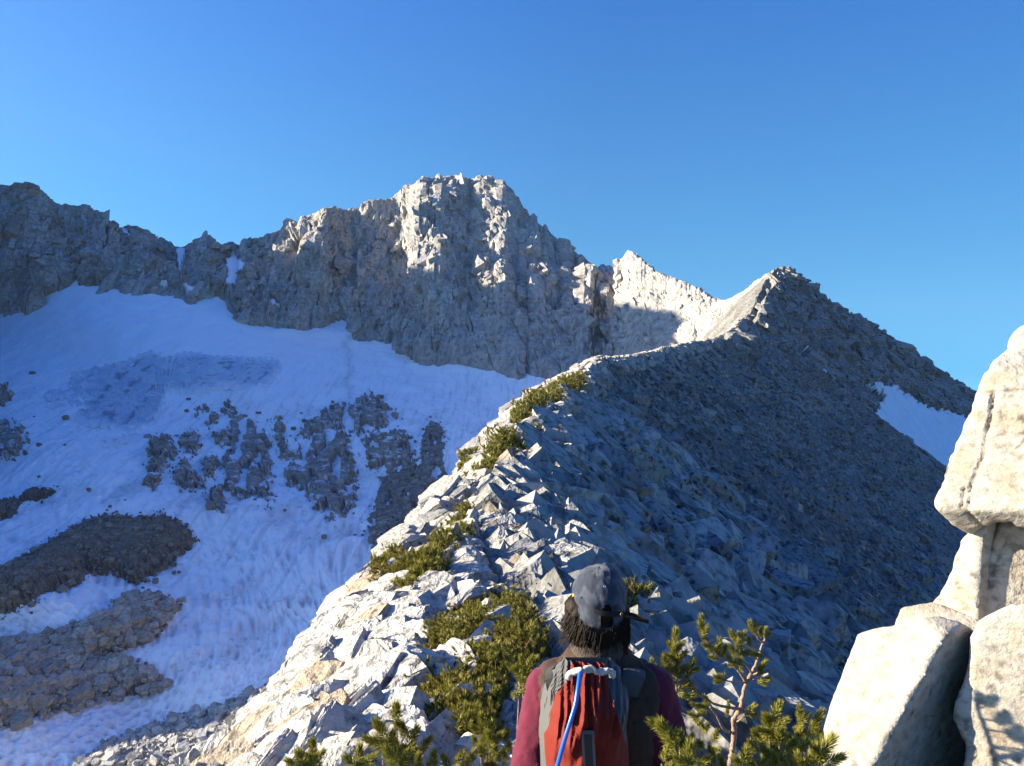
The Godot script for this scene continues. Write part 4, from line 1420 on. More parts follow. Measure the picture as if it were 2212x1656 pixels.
func peak_stones() -> void:
	var o := stuff("peak_talus", "broken grey rock on the shaded face of the pointed peak")
	var xf := []
	var tint := []
	var snow: Array[PackedVector2Array] = []
	for s in PEAK_SNOW: snow.append(poly(s[2], 0.4629, 1188.0, 486.0))
	for k in 14000:
		var i := rng.randi_range(4, peak_nx - 5)
		var j := rng.randi_range(6, peak_ny - 26)
		var p := peak_pts[j * peak_nx + i]
		if in_any(Vector2(1106.0 - p.x / p.z * F, 828.0 + p.y / p.z * F), snow): continue
		var s := float(j) / peak_ny
		if rng.randf() > 0.35 + 0.65 * s or s > 0.90: continue
		var size := 0.75 * pow(rng.randf() + 0.02, -0.45) * lerpf(0.7, 1.15, s)
		size = minf(size, 3.5)
		var b := lay(Vector3(0.35, 0.75, 0.55), Vector3(0.75, -0.7, 0.4), rng.randfn() * 0.8, rng.randfn() * 0.42).scaled_local(Vector3(size * 1.3, size, size * 0.9))
		xf.append(Transform3D(b, p))
		tint.append(stone_tint(0.28) * Color(0.95, 1.0, 1.07))
	scatter("slabs", slabs, xf, tint, M.mid_rock, o)

# ---------------------------------------------------------------- solids from distance fields
func nets(f: PackedFloat32Array, nx: int, ny: int, nz: int, org: Vector3, cell: float) -> Array:     # [points, indices, normals]
	var at := PackedInt32Array()
	at.resize(nx * ny * nz)
	at.fill(-1)
	var pts := PackedVector3Array()
	var idx := PackedInt32Array()
	var sy := nx
	var sz := nx * ny
	for z in nz - 1:
		for y in ny - 1:
			var base := z * sz + y * sy
			for x in nx - 1:
				var a := base + x
				var f0 := f[a]
				var f1 := f[a + 1]
				var f2 := f[a + sy]
				var f3 := f[a + sy + 1]
				var f4 := f[a + sz]
				var f5 := f[a + sz + 1]
				var f6 := f[a + sz + sy]
				var f7 := f[a + sz + sy + 1]
				var m := int(f0 < 0.0) + int(f1 < 0.0) + int(f2 < 0.0) + int(f3 < 0.0) + int(f4 < 0.0) + int(f5 < 0.0) + int(f6 < 0.0) + int(f7 < 0.0)
				if m == 0 or m == 8: continue
				var s := Vector3.ZERO
				var n := 0
				if (f0 < 0.0) != (f1 < 0.0): s += Vector3(f0 / (f0 - f1), 0, 0); n += 1
				if (f2 < 0.0) != (f3 < 0.0): s += Vector3(f2 / (f2 - f3), 1, 0); n += 1
				if (f4 < 0.0) != (f5 < 0.0): s += Vector3(f4 / (f4 - f5), 0, 1); n += 1
				if (f6 < 0.0) != (f7 < 0.0): s += Vector3(f6 / (f6 - f7), 1, 1); n += 1
				if (f0 < 0.0) != (f2 < 0.0): s += Vector3(0, f0 / (f0 - f2), 0); n += 1
				if (f1 < 0.0) != (f3 < 0.0): s += Vector3(1, f1 / (f1 - f3), 0); n += 1
				if (f4 < 0.0) != (f6 < 0.0): s += Vector3(0, f4 / (f4 - f6), 1); n += 1
				if (f5 < 0.0) != (f7 < 0.0): s += Vector3(1, f5 / (f5 - f7), 1); n += 1
				if (f0 < 0.0) != (f4 < 0.0): s += Vector3(0, 0, f0 / (f0 - f4)); n += 1
				if (f1 < 0.0) != (f5 < 0.0): s += Vector3(1, 0, f1 / (f1 - f5)); n += 1
				if (f2 < 0.0) != (f6 < 0.0): s += Vector3(0, 1, f2 / (f2 - f6)); n += 1
				if (f3 < 0.0) != (f7 < 0.0): s += Vector3(1, 1, f3 / (f3 - f7)); n += 1
				at[a] = pts.size()
				pts.append(org + (Vector3(x, y, z) + s / n) * cell)
	for z in range(1, nz - 1):
		for y in range(1, ny - 1):
			for x in range(1, nx - 1):
				var a := z * sz + y * sy + x
				var c := f[a] < 0.0
				if c != (f[a + 1] < 0.0):
					quad(idx, at[a - sy - sz], at[a - sz], at[a], at[a - sy], not c)
				if c != (f[a + sy] < 0.0):
					quad(idx, at[a - 1 - sz], at[a - 1], at[a], at[a - sz], not c)
				if c != (f[a + sz] < 0.0):
					quad(idx, at[a - 1 - sy], at[a - sy], at[a], at[a - 1], not c)
	return [pts, idx, smooth_normals(pts, idx)]

func quad(idx: PackedInt32Array, a: int, b: int, c: int, d: int, flip: bool) -> void:
	if a < 0 or b < 0 or c < 0 or d < 0: return
	if flip: idx.append_array([a, b, c, a, c, d])
	else: idx.append_array([a, c, b, a, d, c])

func smooth_normals(pts: PackedVector3Array, idx: PackedInt32Array) -> PackedVector3Array:
	var nn := PackedVector3Array()
	nn.resize(pts.size())
	for i in range(0, idx.size(), 3):
		var a := idx[i]
		var b := idx[i + 1]
		var c := idx[i + 2]
		var n := (pts[c] - pts[a]).cross(pts[b] - pts[a])
		nn[a] += n
		nn[b] += n
		nn[c] += n
	for i in nn.size(): nn[i] = nn[i].normalized()
	return nn

func smin(a: float, b: float, k: float) -> float:
	var h := maxf(k - absf(a - b), 0.0) / k
	return minf(a, b) - h * h * k * 0.25

func capsule_field(f: PackedFloat32Array, nx: int, ny: int, nz: int, org: Vector3, cell: float, bones: Array, k: float) -> void:
	# bones: [a, b, radius at a, radius at b]; only the cells near each bone are visited
	for bn in bones:
		var a: Vector3 = bn[0]
		var b: Vector3 = bn[1]
		var ra: float = bn[2]
		var rb: float = bn[3]
		var r := maxf(ra, rb) + k + cell * 3.0
		var lo := (a.min(b) - Vector3.ONE * r - org) / cell
		var hi := (a.max(b) + Vector3.ONE * r - org) / cell
		var ab := b - a
		var l2 := maxf(ab.length_squared(), 1e-9)
		for z in range(maxi(0, int(lo.z)), mini(nz, int(hi.z) + 1)):
			for y in range(maxi(0, int(lo.y)), mini(ny, int(hi.y) + 1)):
				var row := (z * ny + y) * nx
				for x in range(maxi(0, int(lo.x)), mini(nx, int(hi.x) + 1)):
					var p := org + Vector3(x, y, z) * cell
					var t := clampf((p - a).dot(ab) / l2, 0.0, 1.0)
					var d := p.distance_to(a + ab * t) - lerpf(ra, rb, t)
					f[row + x] = smin(f[row + x], d, k)

# ---------------------------------------------------------------- the boulder stack at the right
func boulder(label: String, pg: PackedVector2Array, d0: float, planes: Array, cell: float, grooves: Array, round_k := 0.012) -> void:
	var k := d0 / F
	var lo := Vector3(1e9, 1e9, -d0 - 0.75)
	var hi := Vector3(-1e9, -1e9, -d0 + 0.55)
	for p in pg:
		lo.x = minf(lo.x, (p.x - 1106.0) * k)
		hi.x = maxf(hi.x, (p.x - 1106.0) * k)
		lo.y = minf(lo.y, (828.0 - p.y) * k)
		hi.y = maxf(hi.y, (828.0 - p.y) * k)
	lo -= Vector3(0.12, 0.14, cell * 3.0)
	hi += Vector3(0.66, 0.20, cell * 3.0)
	var nx := int((hi.x - lo.x) / cell) + 1
	var ny := int((hi.y - lo.y) / cell) + 1
	var nz := int((hi.z - lo.z) / cell) + 1
	var f := PackedFloat32Array()
	f.resize(nx * ny * nz)
	var flat := PackedFloat32Array()
	flat.resize(nx * ny)
	for y in ny:
		for x in nx:
			var w := Vector2((lo.x + x * cell) / k + 1106.0, 828.0 - (lo.y + y * cell) / k)
			w += Vector2(n_soft.get_noise_2d(w.x * 0.05, w.y * 0.05), n_soft.get_noise_2d(w.x * 0.05 + 9.0, w.y * 0.05)) * 4.0
			flat[y * nx + x] = -inside_dist(w, pg) * k
	var mid := Vector2.ZERO
	for p in pg: mid += Vector2((p.x - 1106.0) * k, (828.0 - p.y) * k)
	mid /= pg.size()
	for z in nz:
		# the stone leans back along its own axis and narrows behind
		var pz := lo.z + z * cell
		var axis := mid * (-pz / d0) - mid
		var thin := 1.0 - 0.30 * ss(0.0, 0.7, -pz - d0) 
		for y in ny:
			for x in nx:
				var p := lo + Vector3(x, y, z) * cell
				var gx := ((p.x - axis.x - mid.x) / thin + mid.x - lo.x) / cell
				var gy := ((p.y - axis.y - mid.y) / thin + mid.y - lo.y) / cell
				var s := 1.0
				if gx >= 0.0 and gy >= 0.0 and gx < nx - 1.001 and gy < ny - 1.001:
					var xi := int(gx)
					var yi := int(gy)
					var fx := gx - xi
					var fa := yi * nx + xi
					s = lerpf(lerpf(flat[fa], flat[fa + 1], fx), lerpf(flat[fa + nx], flat[fa + nx + 1], fx), gy - yi)
				s = maxf(s, -0.6 - d0 - p.z)
				for pl in planes:
					var n: Vector3 = pl[0]
					var o: Vector3 = pl[1]
					s = -smin(-s, -(p - o).dot(n), round_k)
				s = maxf(s, p.z + d0 - 0.46 + 0.12 * n_soft.get_noise_2d(p.x * 3.0, p.y * 3.0))
				# broken right-hand end
				s = maxf(s, (p.x - hi.x + 0.30 + 0.25 * (-p.z - d0)) * 0.9 + 0.10 * planes(p * 3.2))
				if x == 0 or y == 0 or z == 0 or x == nx - 1 or y == ny - 1 or z == nz - 1: s = maxf(s, cell)
				f[(z * ny + y) * nx + x] = s
	var r := nets(f, nx, ny, nz, lo, cell)
	var pts: PackedVector3Array = r[0]
	var nn: PackedVector3Array = r[2]
	var cols := PackedColorArray()
	for i in pts.size():
		var p := pts[i]
		var h := planes(p / 0.42) * 0.010 + n_fbm.get_noise_3dv(p / 0.04) * 0.002
		var back := mid * (-p.z / d0) - mid
		var sp := Vector2((p.x - back.x) / k + 1106.0, 828.0 - (p.y - back.y) / k)
		var crack := 0.0
		for g in grooves:
			var a: Vector2 = g[0]
			for q in range(1, g.size()):
				var b: Vector2 = g[q]
				var ab := b - a
				var t := clampf((sp - a).dot(ab) / ab.length_squared(), 0.0, 1.0)
				var dd := sp.distance_to(a + ab * t) + 2.0 * n_fbm.get_noise_2d(sp.x * 0.05, sp.y * 0.05)
				crack = maxf(crack, (1.0 - ss(0.5, 5.5, absf(dd))) * (0.55 + 0.45 * ss(-0.3, 0.3, n_soft.get_noise_2d(sp.x * 0.03, sp.y * 0.03 + 5.0))))
				a = b
		h -= crack * 0.014
		pts[i] = p + nn[i] * h
		var w := n_fbm.get_noise_3dv(p / 0.30)
		var c := Color(0.40, 0.36, 0.295).lerp(Color(0.46, 0.42, 0.355), ss(-0.3, 0.35, w))
		c = c.lerp(Color(0.36, 0.245, 0.13), ss(0.10, 0.40, n_fbm.get_noise_3dv(p / 0.24 + Vector3(9, 1, 4))) * 0.34)
		c = c.lerp(Color(0.11, 0.085, 0.06), ss(0.36, 0.46, n_fbm.get_noise_3dv(p / 0.085 + Vector3(2, 6, 4))) * 0.8 * ss(0.0, 0.3, n_soft.get_noise_3dv(p / 0.35)))
		c = c.lerp(Color(0.24, 0.15, 0.075), crack * 0.65)
		cols.append(Color(c.r, c.g, c.b))
	var idx: PackedInt32Array = r[1]
	tag(obj("boulder", raw(pts, idx, cols, smooth_normals(pts, idx)), M.boulder), label, "boulder")

func plane3(a: Vector3, b: Vector3, c: Vector3) -> Array:
	var n := (b - a).cross(c - a).normalized()
	return [n if n.z > 0.0 else -n, a]

func boulder_stack() -> void:
	var z := 0.5924
	var q := func(a: Array) -> PackedVector2Array: return poly(a, z, 1674.0, 675.0)
	var at := func(u: float, v: float, d: float) -> Vector3: return P(1674.0 + u * z, 675.0 + v * z, d)
	var left := Vector3(-0.62, 0.22, 0.75).normalized()
	boulder("overhanging cream boulder on top of the stack, split by a crack", q.call([1300, 130, 908, 135, 862, 140, 822, 175, 800, 200, 770, 250, 745, 310, 720, 380, 695, 430, 660, 505, 640, 560, 630, 610, 597, 685, 610, 720, 650, 765, 720, 800, 765, 768, 800, 748, 850, 745, 908, 770, 1300, 760]), 3.3,
		[[left, at.call(690, 600, 3.12)], [Vector3(-0.25, 0.1, 0.96).normalized(), at.call(800, 500, 2.99)], [Vector3(-0.35, -0.75, 0.55).normalized(), at.call(680, 740, 3.12)], [Vector3(-0.3, 0.75, 0.55).normalized(), at.call(840, 180, 3.15)]], 0.011,
		[q.call([800, 300, 792, 380, 772, 470, 762, 530, 740, 580, 718, 640, 712, 720]), q.call([700, 640, 690, 690, 730, 740, 770, 775]), q.call([845, 297, 880, 305])])
	boulder("small cream capstone at the very top of the stack", q.call([1300, 20, 908, 52, 888, 75, 864, 100, 858, 134, 880, 140, 1300, 132]), 3.35, [[left, at.call(870, 100, 3.2)], [Vector3(0, 0.3, 0.95).normalized(), at.call(900, 100, 3.1)]], 0.016, [])
	boulder("tall wedge of cream rock propping up the overhanging boulder", q.call([795, 742, 740, 780, 690, 840, 665, 900, 660, 930, 630, 1000, 575, 1078, 640, 1300, 760, 1300, 772, 1110, 778, 1000, 790, 900, 835, 800, 850, 748]), 3.4,
		[[Vector3(-0.75, 0.1, 0.65).normalized(), at.call(690, 950, 3.24)], [Vector3(0.55, 0.0, 0.83).normalized(), at.call(748, 950, 3.19)]], 0.016, [])
	boulder("square cream block behind the wedge, with a tan shaded side", q.call([825, 780, 870, 768, 1300, 756, 1300, 1200, 750, 1200, 760, 1080, 780, 930, 800, 850]), 3.38,
		[[Vector3(-0.28, 0.12, 0.95).normalized(), at.call(795, 950, 3.22)]], 0.016, [q.call([905, 870, 850, 840, 830, 880, 810, 935])])
	boulder("low flat ledge of rock behind the large leaning boulder", q.call([468, 1080, 575, 1070, 650, 1095, 760, 1140, 760, 1400, 400, 1400, 440, 1150, 452, 1115]), 3.42, [[Vector3(-0.3, 0.75, 0.6).normalized(), at.call(560, 1112, 3.25)], [Vector3(-0.7, 0.1, 0.7).normalized(), at.call(470, 1120, 3.3)]], 0.018, [])
	boulder("large leaning cream boulder with a shaded right side and dark lichen spots", q.call([300, 1160, 435, 1145, 540, 1122, 600, 1122, 720, 1162, 712, 1250, 720, 1400, 730, 1600, 740, 2500, 20, 2500, 110, 1850, 175, 1560, 215, 1400, 260, 1270]), 3.1,
		[plane3(at.call(585, 1255, 2.90), at.call(425, 1540, 2.86), at.call(205, 1430, 3.08)), plane3(at.call(585, 1255, 2.90), at.call(425, 1540, 2.86), at.call(700, 1450, 3.20)), [Vector3(-0.1, 0.85, 0.5).normalized(), at.call(500, 1168, 2.95)]], 0.018, [q.call([430, 1180, 470, 1165, 500, 1130]), q.call([420, 1545, 460, 1590, 445, 1650])])
	boulder("pitted cream boulder leaning against the large one from the right", q.call([724, 1168, 750, 1122, 840, 1087, 908, 1080, 1300, 1070, 1300, 2500, 640, 2500, 690, 1900, 705, 1590, 672, 1530, 648, 1480, 658, 1420, 690, 1350, 715, 1260, 712, 1200]), 2.95,
		[[Vector3(-0.5, 0.12, 0.85).normalized(), at.call(700, 1420, 2.90)], [Vector3(-0.15, 0.1, 0.98).normalized(), at.call(850, 1420, 2.76)], [Vector3(-0.2, 0.8, 0.55).normalized(), at.call(830, 1110, 2.82)]], 0.018, [q.call([690, 1560, 740, 1600, 750, 1650])])

# ---------------------------------------------------------------- the hiker
func tube(path: PackedVector3Array, radii: PackedFloat32Array, sides := 6, flat := 1.0) -> Array:     # [points, indices]
	var pts := PackedVector3Array()
	var idx := PackedInt32Array()
	var n := path.size()
	var side := Vector3.ZERO
	for i in n:
		var t := (path[mini(i + 1, n - 1)] - path[maxi(i - 1, 0)]).normalized()
		if side == Vector3.ZERO: side = t.cross(Vector3(0.31, 0.2, 0.93)).normalized()
		side = (side - t * side.dot(t)).normalized()
		var up := t.cross(side)
		for k in sides:
			var a := TAU * k / sides
			pts.append(path[i] + (side * cos(a) + up * sin(a) * flat) * radii[i])
	for i in n - 1:
		for k in sides:
			var a := i * sides + k
			var b := i * sides + (k + 1) % sides
			idx.append_array([a, a + sides, b, b, a + sides, b + sides])
	for k in range(1, sides - 1):
		idx.append_array([0, k, k + 1])
		var e := (n - 1) * sides
		idx.append_array([e, e + k + 1, e + k])
	return [pts, idx]

func tube_mesh(path: PackedVector3Array, radii: PackedFloat32Array, sides := 8, flat := 1.0) -> ArrayMesh:
	var t := tube(path, radii, sides, flat)
	return raw(t[0], t[1], PackedColorArray(), smooth_normals(t[0], t[1]))

func spline(p: PackedVector3Array, n: int) -> PackedVector3Array:
	var c := Curve3D.new()
	for i in p.size():
		var t := (p[mini(i + 1, p.size() - 1)] - p[maxi(i - 1, 0)]) / 6.0
		c.add_point(p[i], -t, t)
	var out := PackedVector3Array()
	var l := c.get_baked_length()
	for i in n: out.append(c.sample_baked(l * i / (n - 1), true))
	return out

func cloth(c: Color, weave := 0.0006) -> StandardMaterial3D:
	var m := plain(c, 0.9, 0.2)
	m.rim_enabled = true
	m.rim = 0.25
	var n := fnl(FastNoiseLite.TYPE_SIMPLEX, 301, 4)
	n.frequency = 0.05
	m.heightmap_enabled = true
	m.heightmap_texture = noise_tex(n, 256, null)
	m.heightmap_scale = weave * 100.0
	m.uv1_triplanar = true
	m.uv1_scale = Vector3.ONE * 6.0
	return m

func hiker() -> void:
	var base := Vector3(0.25, -2.31, -2.24)
	var person := thing("person", "hiker seen from behind in a faded cap, maroon sleeves and a dark quilted vest", "person", base)
	var head := Vector3(0.243, -0.655, -2.215)
	# skeleton in place: [from, to, radius, radius]
	var trunk := [
		[Vector3(0.25, -0.80, -2.235), Vector3(0.25, -0.92, -2.24), 0.062, 0.10],
		[Vector3(0.140, -0.892, -2.235), Vector3(0.370, -0.892, -2.235), 0.062, 0.062],
		[Vector3(0.17, -0.98, -2.245), Vector3(0.33, -0.98, -2.245), 0.105, 0.105],
		[Vector3(0.185, -1.16, -2.245), Vector3(0.315, -1.16, -2.245), 0.10, 0.10],
		[Vector3(0.185, -1.32, -2.24), Vector3(0.315, -1.32, -2.24), 0.115, 0.115]]
	var limbs := [
		[Vector3(0.106, -0.885, -2.235), Vector3(0.046, -1.135, -2.17), 0.068, 0.060],
		[Vector3(0.046, -1.135, -2.17), Vector3(0.085, -1.30, -2.36), 0.057, 0.038],
		[Vector3(0.404, -0.885, -2.235), Vector3(0.468, -1.13, -2.19), 0.068, 0.060],
		[Vector3(0.468, -1.13, -2.19), Vector3(0.43, -1.30, -2.37), 0.057, 0.038],
		[Vector3(0.185, -1.38, -2.24), Vector3(0.165, -1.80, -2.36), 0.098, 0.066],
		[Vector3(0.165, -1.80, -2.36), Vector3(0.155, -2.20, -2.30), 0.062, 0.045],
		[Vector3(0.315, -1.38, -2.24), Vector3(0.345, -1.82, -2.28), 0.098, 0.066],
		[Vector3(0.345, -1.82, -2.28), Vector3(0.355, -2.21, -2.16), 0.062, 0.045],
		[Vector3(0.155, -2.25, -2.28), Vector3(0.148, -2.265, -2.46), 0.048, 0.042],
		[Vector3(0.355, -2.26, -2.14), Vector3(0.362, -2.275, -2.32), 0.048, 0.042]]
	var skull := [
		[head + Vector3(0, 0.02, 0.01), head + Vector3(0, 0.02, -0.025), 0.070, 0.068],
		[head + Vector3(0, -0.05, -0.03), head + Vector3(0, -0.085, -0.06), 0.054, 0.036],
		[head + Vector3(0, -0.03, 0.0), Vector3(0.25, -0.84, -2.235), 0.056, 0.060],
		[head + Vector3(-0.070, -0.012, 0.0), head + Vector3(-0.073, 0.022, 0.012), 0.012, 0.016],
		[head + Vector3(0.070, -0.012, 0.0), head + Vector3(0.073, 0.022, 0.012), 0.012, 0.016],
		[head + Vector3(-0.002, 0.012, -0.10), head + Vector3(-0.004, -0.022, -0.121), 0.009, 0.013],
		[head + Vector3(-0.03, 0.03, -0.092), head + Vector3(0.03, 0.03, -0.092), 0.013, 0.013],
		[head + Vector3(-0.02, -0.058, -0.092), head + Vector3(0.02, -0.058, -0.092), 0.009, 0.009]]
	var cell := 0.011
	var org := Vector3(-0.06, -2.36, -2.58)
	var nx := int(0.63 / cell)
	var ny := int(1.85 / cell)
	var nz := int(0.60 / cell)
	var f := PackedFloat32Array()
	f.resize(nx * ny * nz)
	f.fill(1.0)
	capsule_field(f, nx, ny, nz, org, cell, trunk, 0.06)
	capsule_field(f, nx, ny, nz, org, cell, limbs, 0.035)
	capsule_field(f, nx, ny, nz, org, cell, skull, 0.02)
	# hands: a palm, four curled fingers and a thumb each
	var fingers := []
	for s in [-1.0, 1.0]:
		var w := Vector3(0.088, -1.325, -2.39) if s < 0.0 else Vector3(0.427, -1.325, -2.40)
		fingers.append([w, w + Vector3(0, -0.055, -0.035), 0.024, 0.027])
		for k in 4:
			var x: float = (k - 1.5) * 0.019
			var r := w + Vector3(x, -0.07, -0.045 + absf(x) * 0.2)
			var l: float = [0.036, 0.042, 0.040, 0.031][k]
			fingers.append([r, r + Vector3(0, -l, -0.004), 0.0095, 0.0085])
			fingers.append([r + Vector3(0, -l, -0.004), r + Vector3(0, -l - 0.024, 0.018), 0.0085, 0.0075])
		fingers.append([w + Vector3(-s * 0.022, -0.02, -0.03), w + Vector3(-s * 0.040, -0.065, -0.052), 0.012, 0.009])
	var r := nets(f, nx, ny, nz, org, cell)
	var pts: PackedVector3Array = r[0]
	var idx: PackedInt32Array = r[1]
	for s in 2:
		var hc := 0.0055
		var ho := (Vector3(0.03, -1.48, -2.48) if s == 0 else Vector3(0.37, -1.48, -2.48))
		var hn := Vector3i(int(0.12 / hc), int(0.20 / hc), int(0.15 / hc))
		var hf := PackedFloat32Array()
		hf.resize(hn.x * hn.y * hn.z)
		hf.fill(1.0)
		capsule_field(hf, hn.x, hn.y, hn.z, ho, hc, fingers.slice(s * 10, s * 10 + 10), 0.006)
		var hr := nets(hf, hn.x, hn.y, hn.z, ho, hc)
		var off := pts.size()
		pts.append_array(hr[0])
		for i in hr[1]: idx.append(i + off)
	var nn := smooth_normals(pts, idx)
	var cols := PackedColorArray()
	for i in pts.size():
		var p := pts[i]
		var c := Color(0.115, 0.016, 0.034)            # maroon sleeves
		if p.y < -1.36 and absf(p.x - 0.25) < 0.17: c = Color(0.045, 0.045, 0.05)
		if p.y < -2.16: c = Color(0.09, 0.07, 0.05)
		if p.y > -0.80 and absf(p.x - 0.25) < 0.12: c = Color(0.42, 0.24, 0.16) if p.z < head.z - 0.02 or p.y < -0.72 else Color(0.022, 0.012, 0.007)
		if p.y < -1.285 and p.z < -2.345 and p.y > -1.5: c = Color(0.42, 0.24, 0.16)
		if p.y > -1.36 and p.y < -0.80:
			# creases of the sleeves
			var fold := n_ridge.get_noise_3d(p.x * 16.0 + p.y * 6.0, p.y * 9.0 - p.x * 4.0, p.z * 12.0)
			pts[i] = p + nn[i] * (fold * 0.006 - 0.002)
		if p.y > -0.80:
			if p.distance_to(head + Vector3(-0.031, 0.012, -0.092)) < 0.012 or p.distance_to(head + Vector3(0.031, 0.012, -0.092)) < 0.012: c = Color(0.06, 0.04, 0.03)
			if p.distance_to(head + Vector3(0, -0.058, -0.10)) < 0.02: c = Color(0.38, 0.14, 0.11)
		cols.append(Color(c.r, c.g, c.b))
		pts[i] -= base
	nn = smooth_normals(pts, idx)
	var bm := cloth(Color(1, 1, 1))
	bm.vertex_color_use_as_albedo = true
	obj("body", raw(pts, idx, cols, nn), bm, person)
	# quilted vest
	cell = 0.010
	org = Vector3(0.03, -1.42, -2.42)
	nx = int(0.44 / cell)
	ny = int(0.68 / cell)
	nz = int(0.38 / cell)
	f = PackedFloat32Array()
	f.resize(nx * ny * nz)
	f.fill(1.0)
	var fat := []
	for b in trunk: fat.append([b[0], b[1], b[2] + 0.018, b[3] + 0.018])
	capsule_field(f, nx, ny, nz, org, cell, fat, 0.06)
	for z in nz:
		for y in ny:
			for x in nx:
				var p := org + Vector3(x, y, z) * cell
				var a := (z * ny + y) * nx + x
				var arm := absf(p.x - 0.243) - (0.143 + 0.02 * ss(-1.0, -0.85, p.y) - 0.03 * ss(-0.86, -0.80, p.y))
				f[a] = maxf(maxf(f[a], arm), maxf(-1.36 - p.y, p.y + 0.775))
	r = nets(f, nx, ny, nz, org, cell)
	pts = r[0]
	nn = r[2]
	for i in pts.size():
		var p := pts[i]
		var seam := absf(fposmod(p.y + 0.02 * (p.x - 0.25), 0.058) / 0.058 - 0.5) * 2.0
		var puff := 0.014 * sqrt(maxf(0.0, 1.0 - pow(seam, 4.0)))
		var gather := n_ridge.get_noise_3d(p.x * 30.0, p.y * 8.0, p.z * 20.0) * 0.006
		pts[i] = p + nn[i] * (puff + gather - 0.004) - base
	obj("vest", raw(pts, r[1], PackedColorArray(), smooth_normals(pts, r[1])), M.vest, person)
	# the stand-up collar, folded over
	var cp := PackedVector3Array()
	var ring := 56
	var prof := [[-0.835, 0.118, 0.088], [-0.815, 0.098, 0.08], [-0.795, 0.084, 0.075], [-0.78, 0.078, 0.074], [-0.768, 0.080, 0.076], [-0.760, 0.076, 0.073], [-0.751, 0.079, 0.076], [-0.742, 0.076, 0.074], [-0.732, 0.080, 0.078], [-0.724, 0.077, 0.075], [-0.728, 0.068, 0.066], [-0.76, 0.064, 0.062]]
	for j in prof.size():
		for i in ring:
			var a := TAU * i / ring
			var w := 1.0 + 0.035 * n_soft.get_noise_2d(cos(a) * 2.0 + j, sin(a) * 2.0)
			var drop := 0.012 * cos(a * 2.0) + 0.006 * n_soft.get_noise_2d(cos(a) * 3.0, sin(a) * 3.0 + j * 0.3)
			cp.append(Vector3(0.247 + cos(a) * prof[j][1] * w, prof[j][0] + drop, -2.222 + sin(a) * prof[j][2] * w) - base)
	var ci := PackedInt32Array()
	for j in prof.size() - 1:
		for i in ring:
			var a := j * ring + i
			var b := j * ring + (i + 1) % ring
			ci.append_array([a, b, a + ring, b, b + ring, a + ring])
	obj("collar", raw(cp, ci, PackedColorArray(), smooth_normals(cp, ci)), M.collar, person)
	# hair: a mass under the cap and loose blown strands
	var hs := [
		[head + Vector3(0.0, -0.012, 0.004), head + Vector3(0.005, -0.036, 0.018), 0.071, 0.060],
		[head + Vector3(-0.056, 0.012, 0.005), head + Vector3(-0.056, -0.060, 0.02), 0.040, 0.030],
		[head + Vector3(0.06, 0.0, 0.0), head + Vector3(0.068, -0.11, 0.01), 0.036, 0.024],
		[head + Vector3(-0.02, -0.05, 0.03), head + Vector3(-0.024, -0.058, 0.024), 0.052, 0.038]]
	cell = 0.008
	org = head + Vector3(-0.14, -0.20, -0.11)
	nx = int(0.30 / cell)
	ny = int(0.34 / cell)
	nz = int(0.26 / cell)
	f = PackedFloat32Array()
	f.resize(nx * ny * nz)
	f.fill(1.0)
	capsule_field(f, nx, ny, nz, org, cell, hs, 0.03)
	r = nets(f, nx, ny, nz, org, cell)
	pts = r[0]
	idx = r[1]
	nn = r[2]
	for i in pts.size():
		var p := pts[i]
		pts[i] = p + nn[i] * (0.0035 * n_ridge.get_noise_3d(p.x * 60.0 + p.y * 10.0, p.y * 5.0, p.z * 60.0) - 0.002) - base
	var hrng := RandomNumberGenerator.new()
	hrng.seed = 5
	for k in 420:
		var a := hrng.randf_range(-0.25, PI + 0.25)
		var p := head + Vector3(-cos(a) * 0.088, hrng.randf_range(-0.055, -0.035 + 0.05 * absf(cos(a))), 0.02 + sin(a) * 0.070)
		var dir := Vector3(-cos(a) * 0.28 - 0.14, -1.0, sin(a) * 0.12).normalized()
		var path := PackedVector3Array()
		var rad := PackedFloat32Array()
		var len := hrng.randf_range(0.028, 0.055)
		var curl := Vector3(hrng.randfn(), hrng.randfn() * 0.5, hrng.randfn()) * 0.13
		for s in 6:
			path.append(p - base)
			rad.append(0.0013 * (1.0 - s / 6.5))
			p += dir * len / 5.0
			dir = (dir + curl * 0.35 + Vector3(-0.05, 0.02, 0.0)).normalized()
		var t := tube(path, rad, 3)
		var off := pts.size()
		pts.append_array(t[0])
		for i in t[1]: idx.append(i + off)
	obj("hair", raw(pts, idx, PackedColorArray(), smooth_normals(pts, idx)), M.hair, person)
	cap(person, base, head)
	backpack()

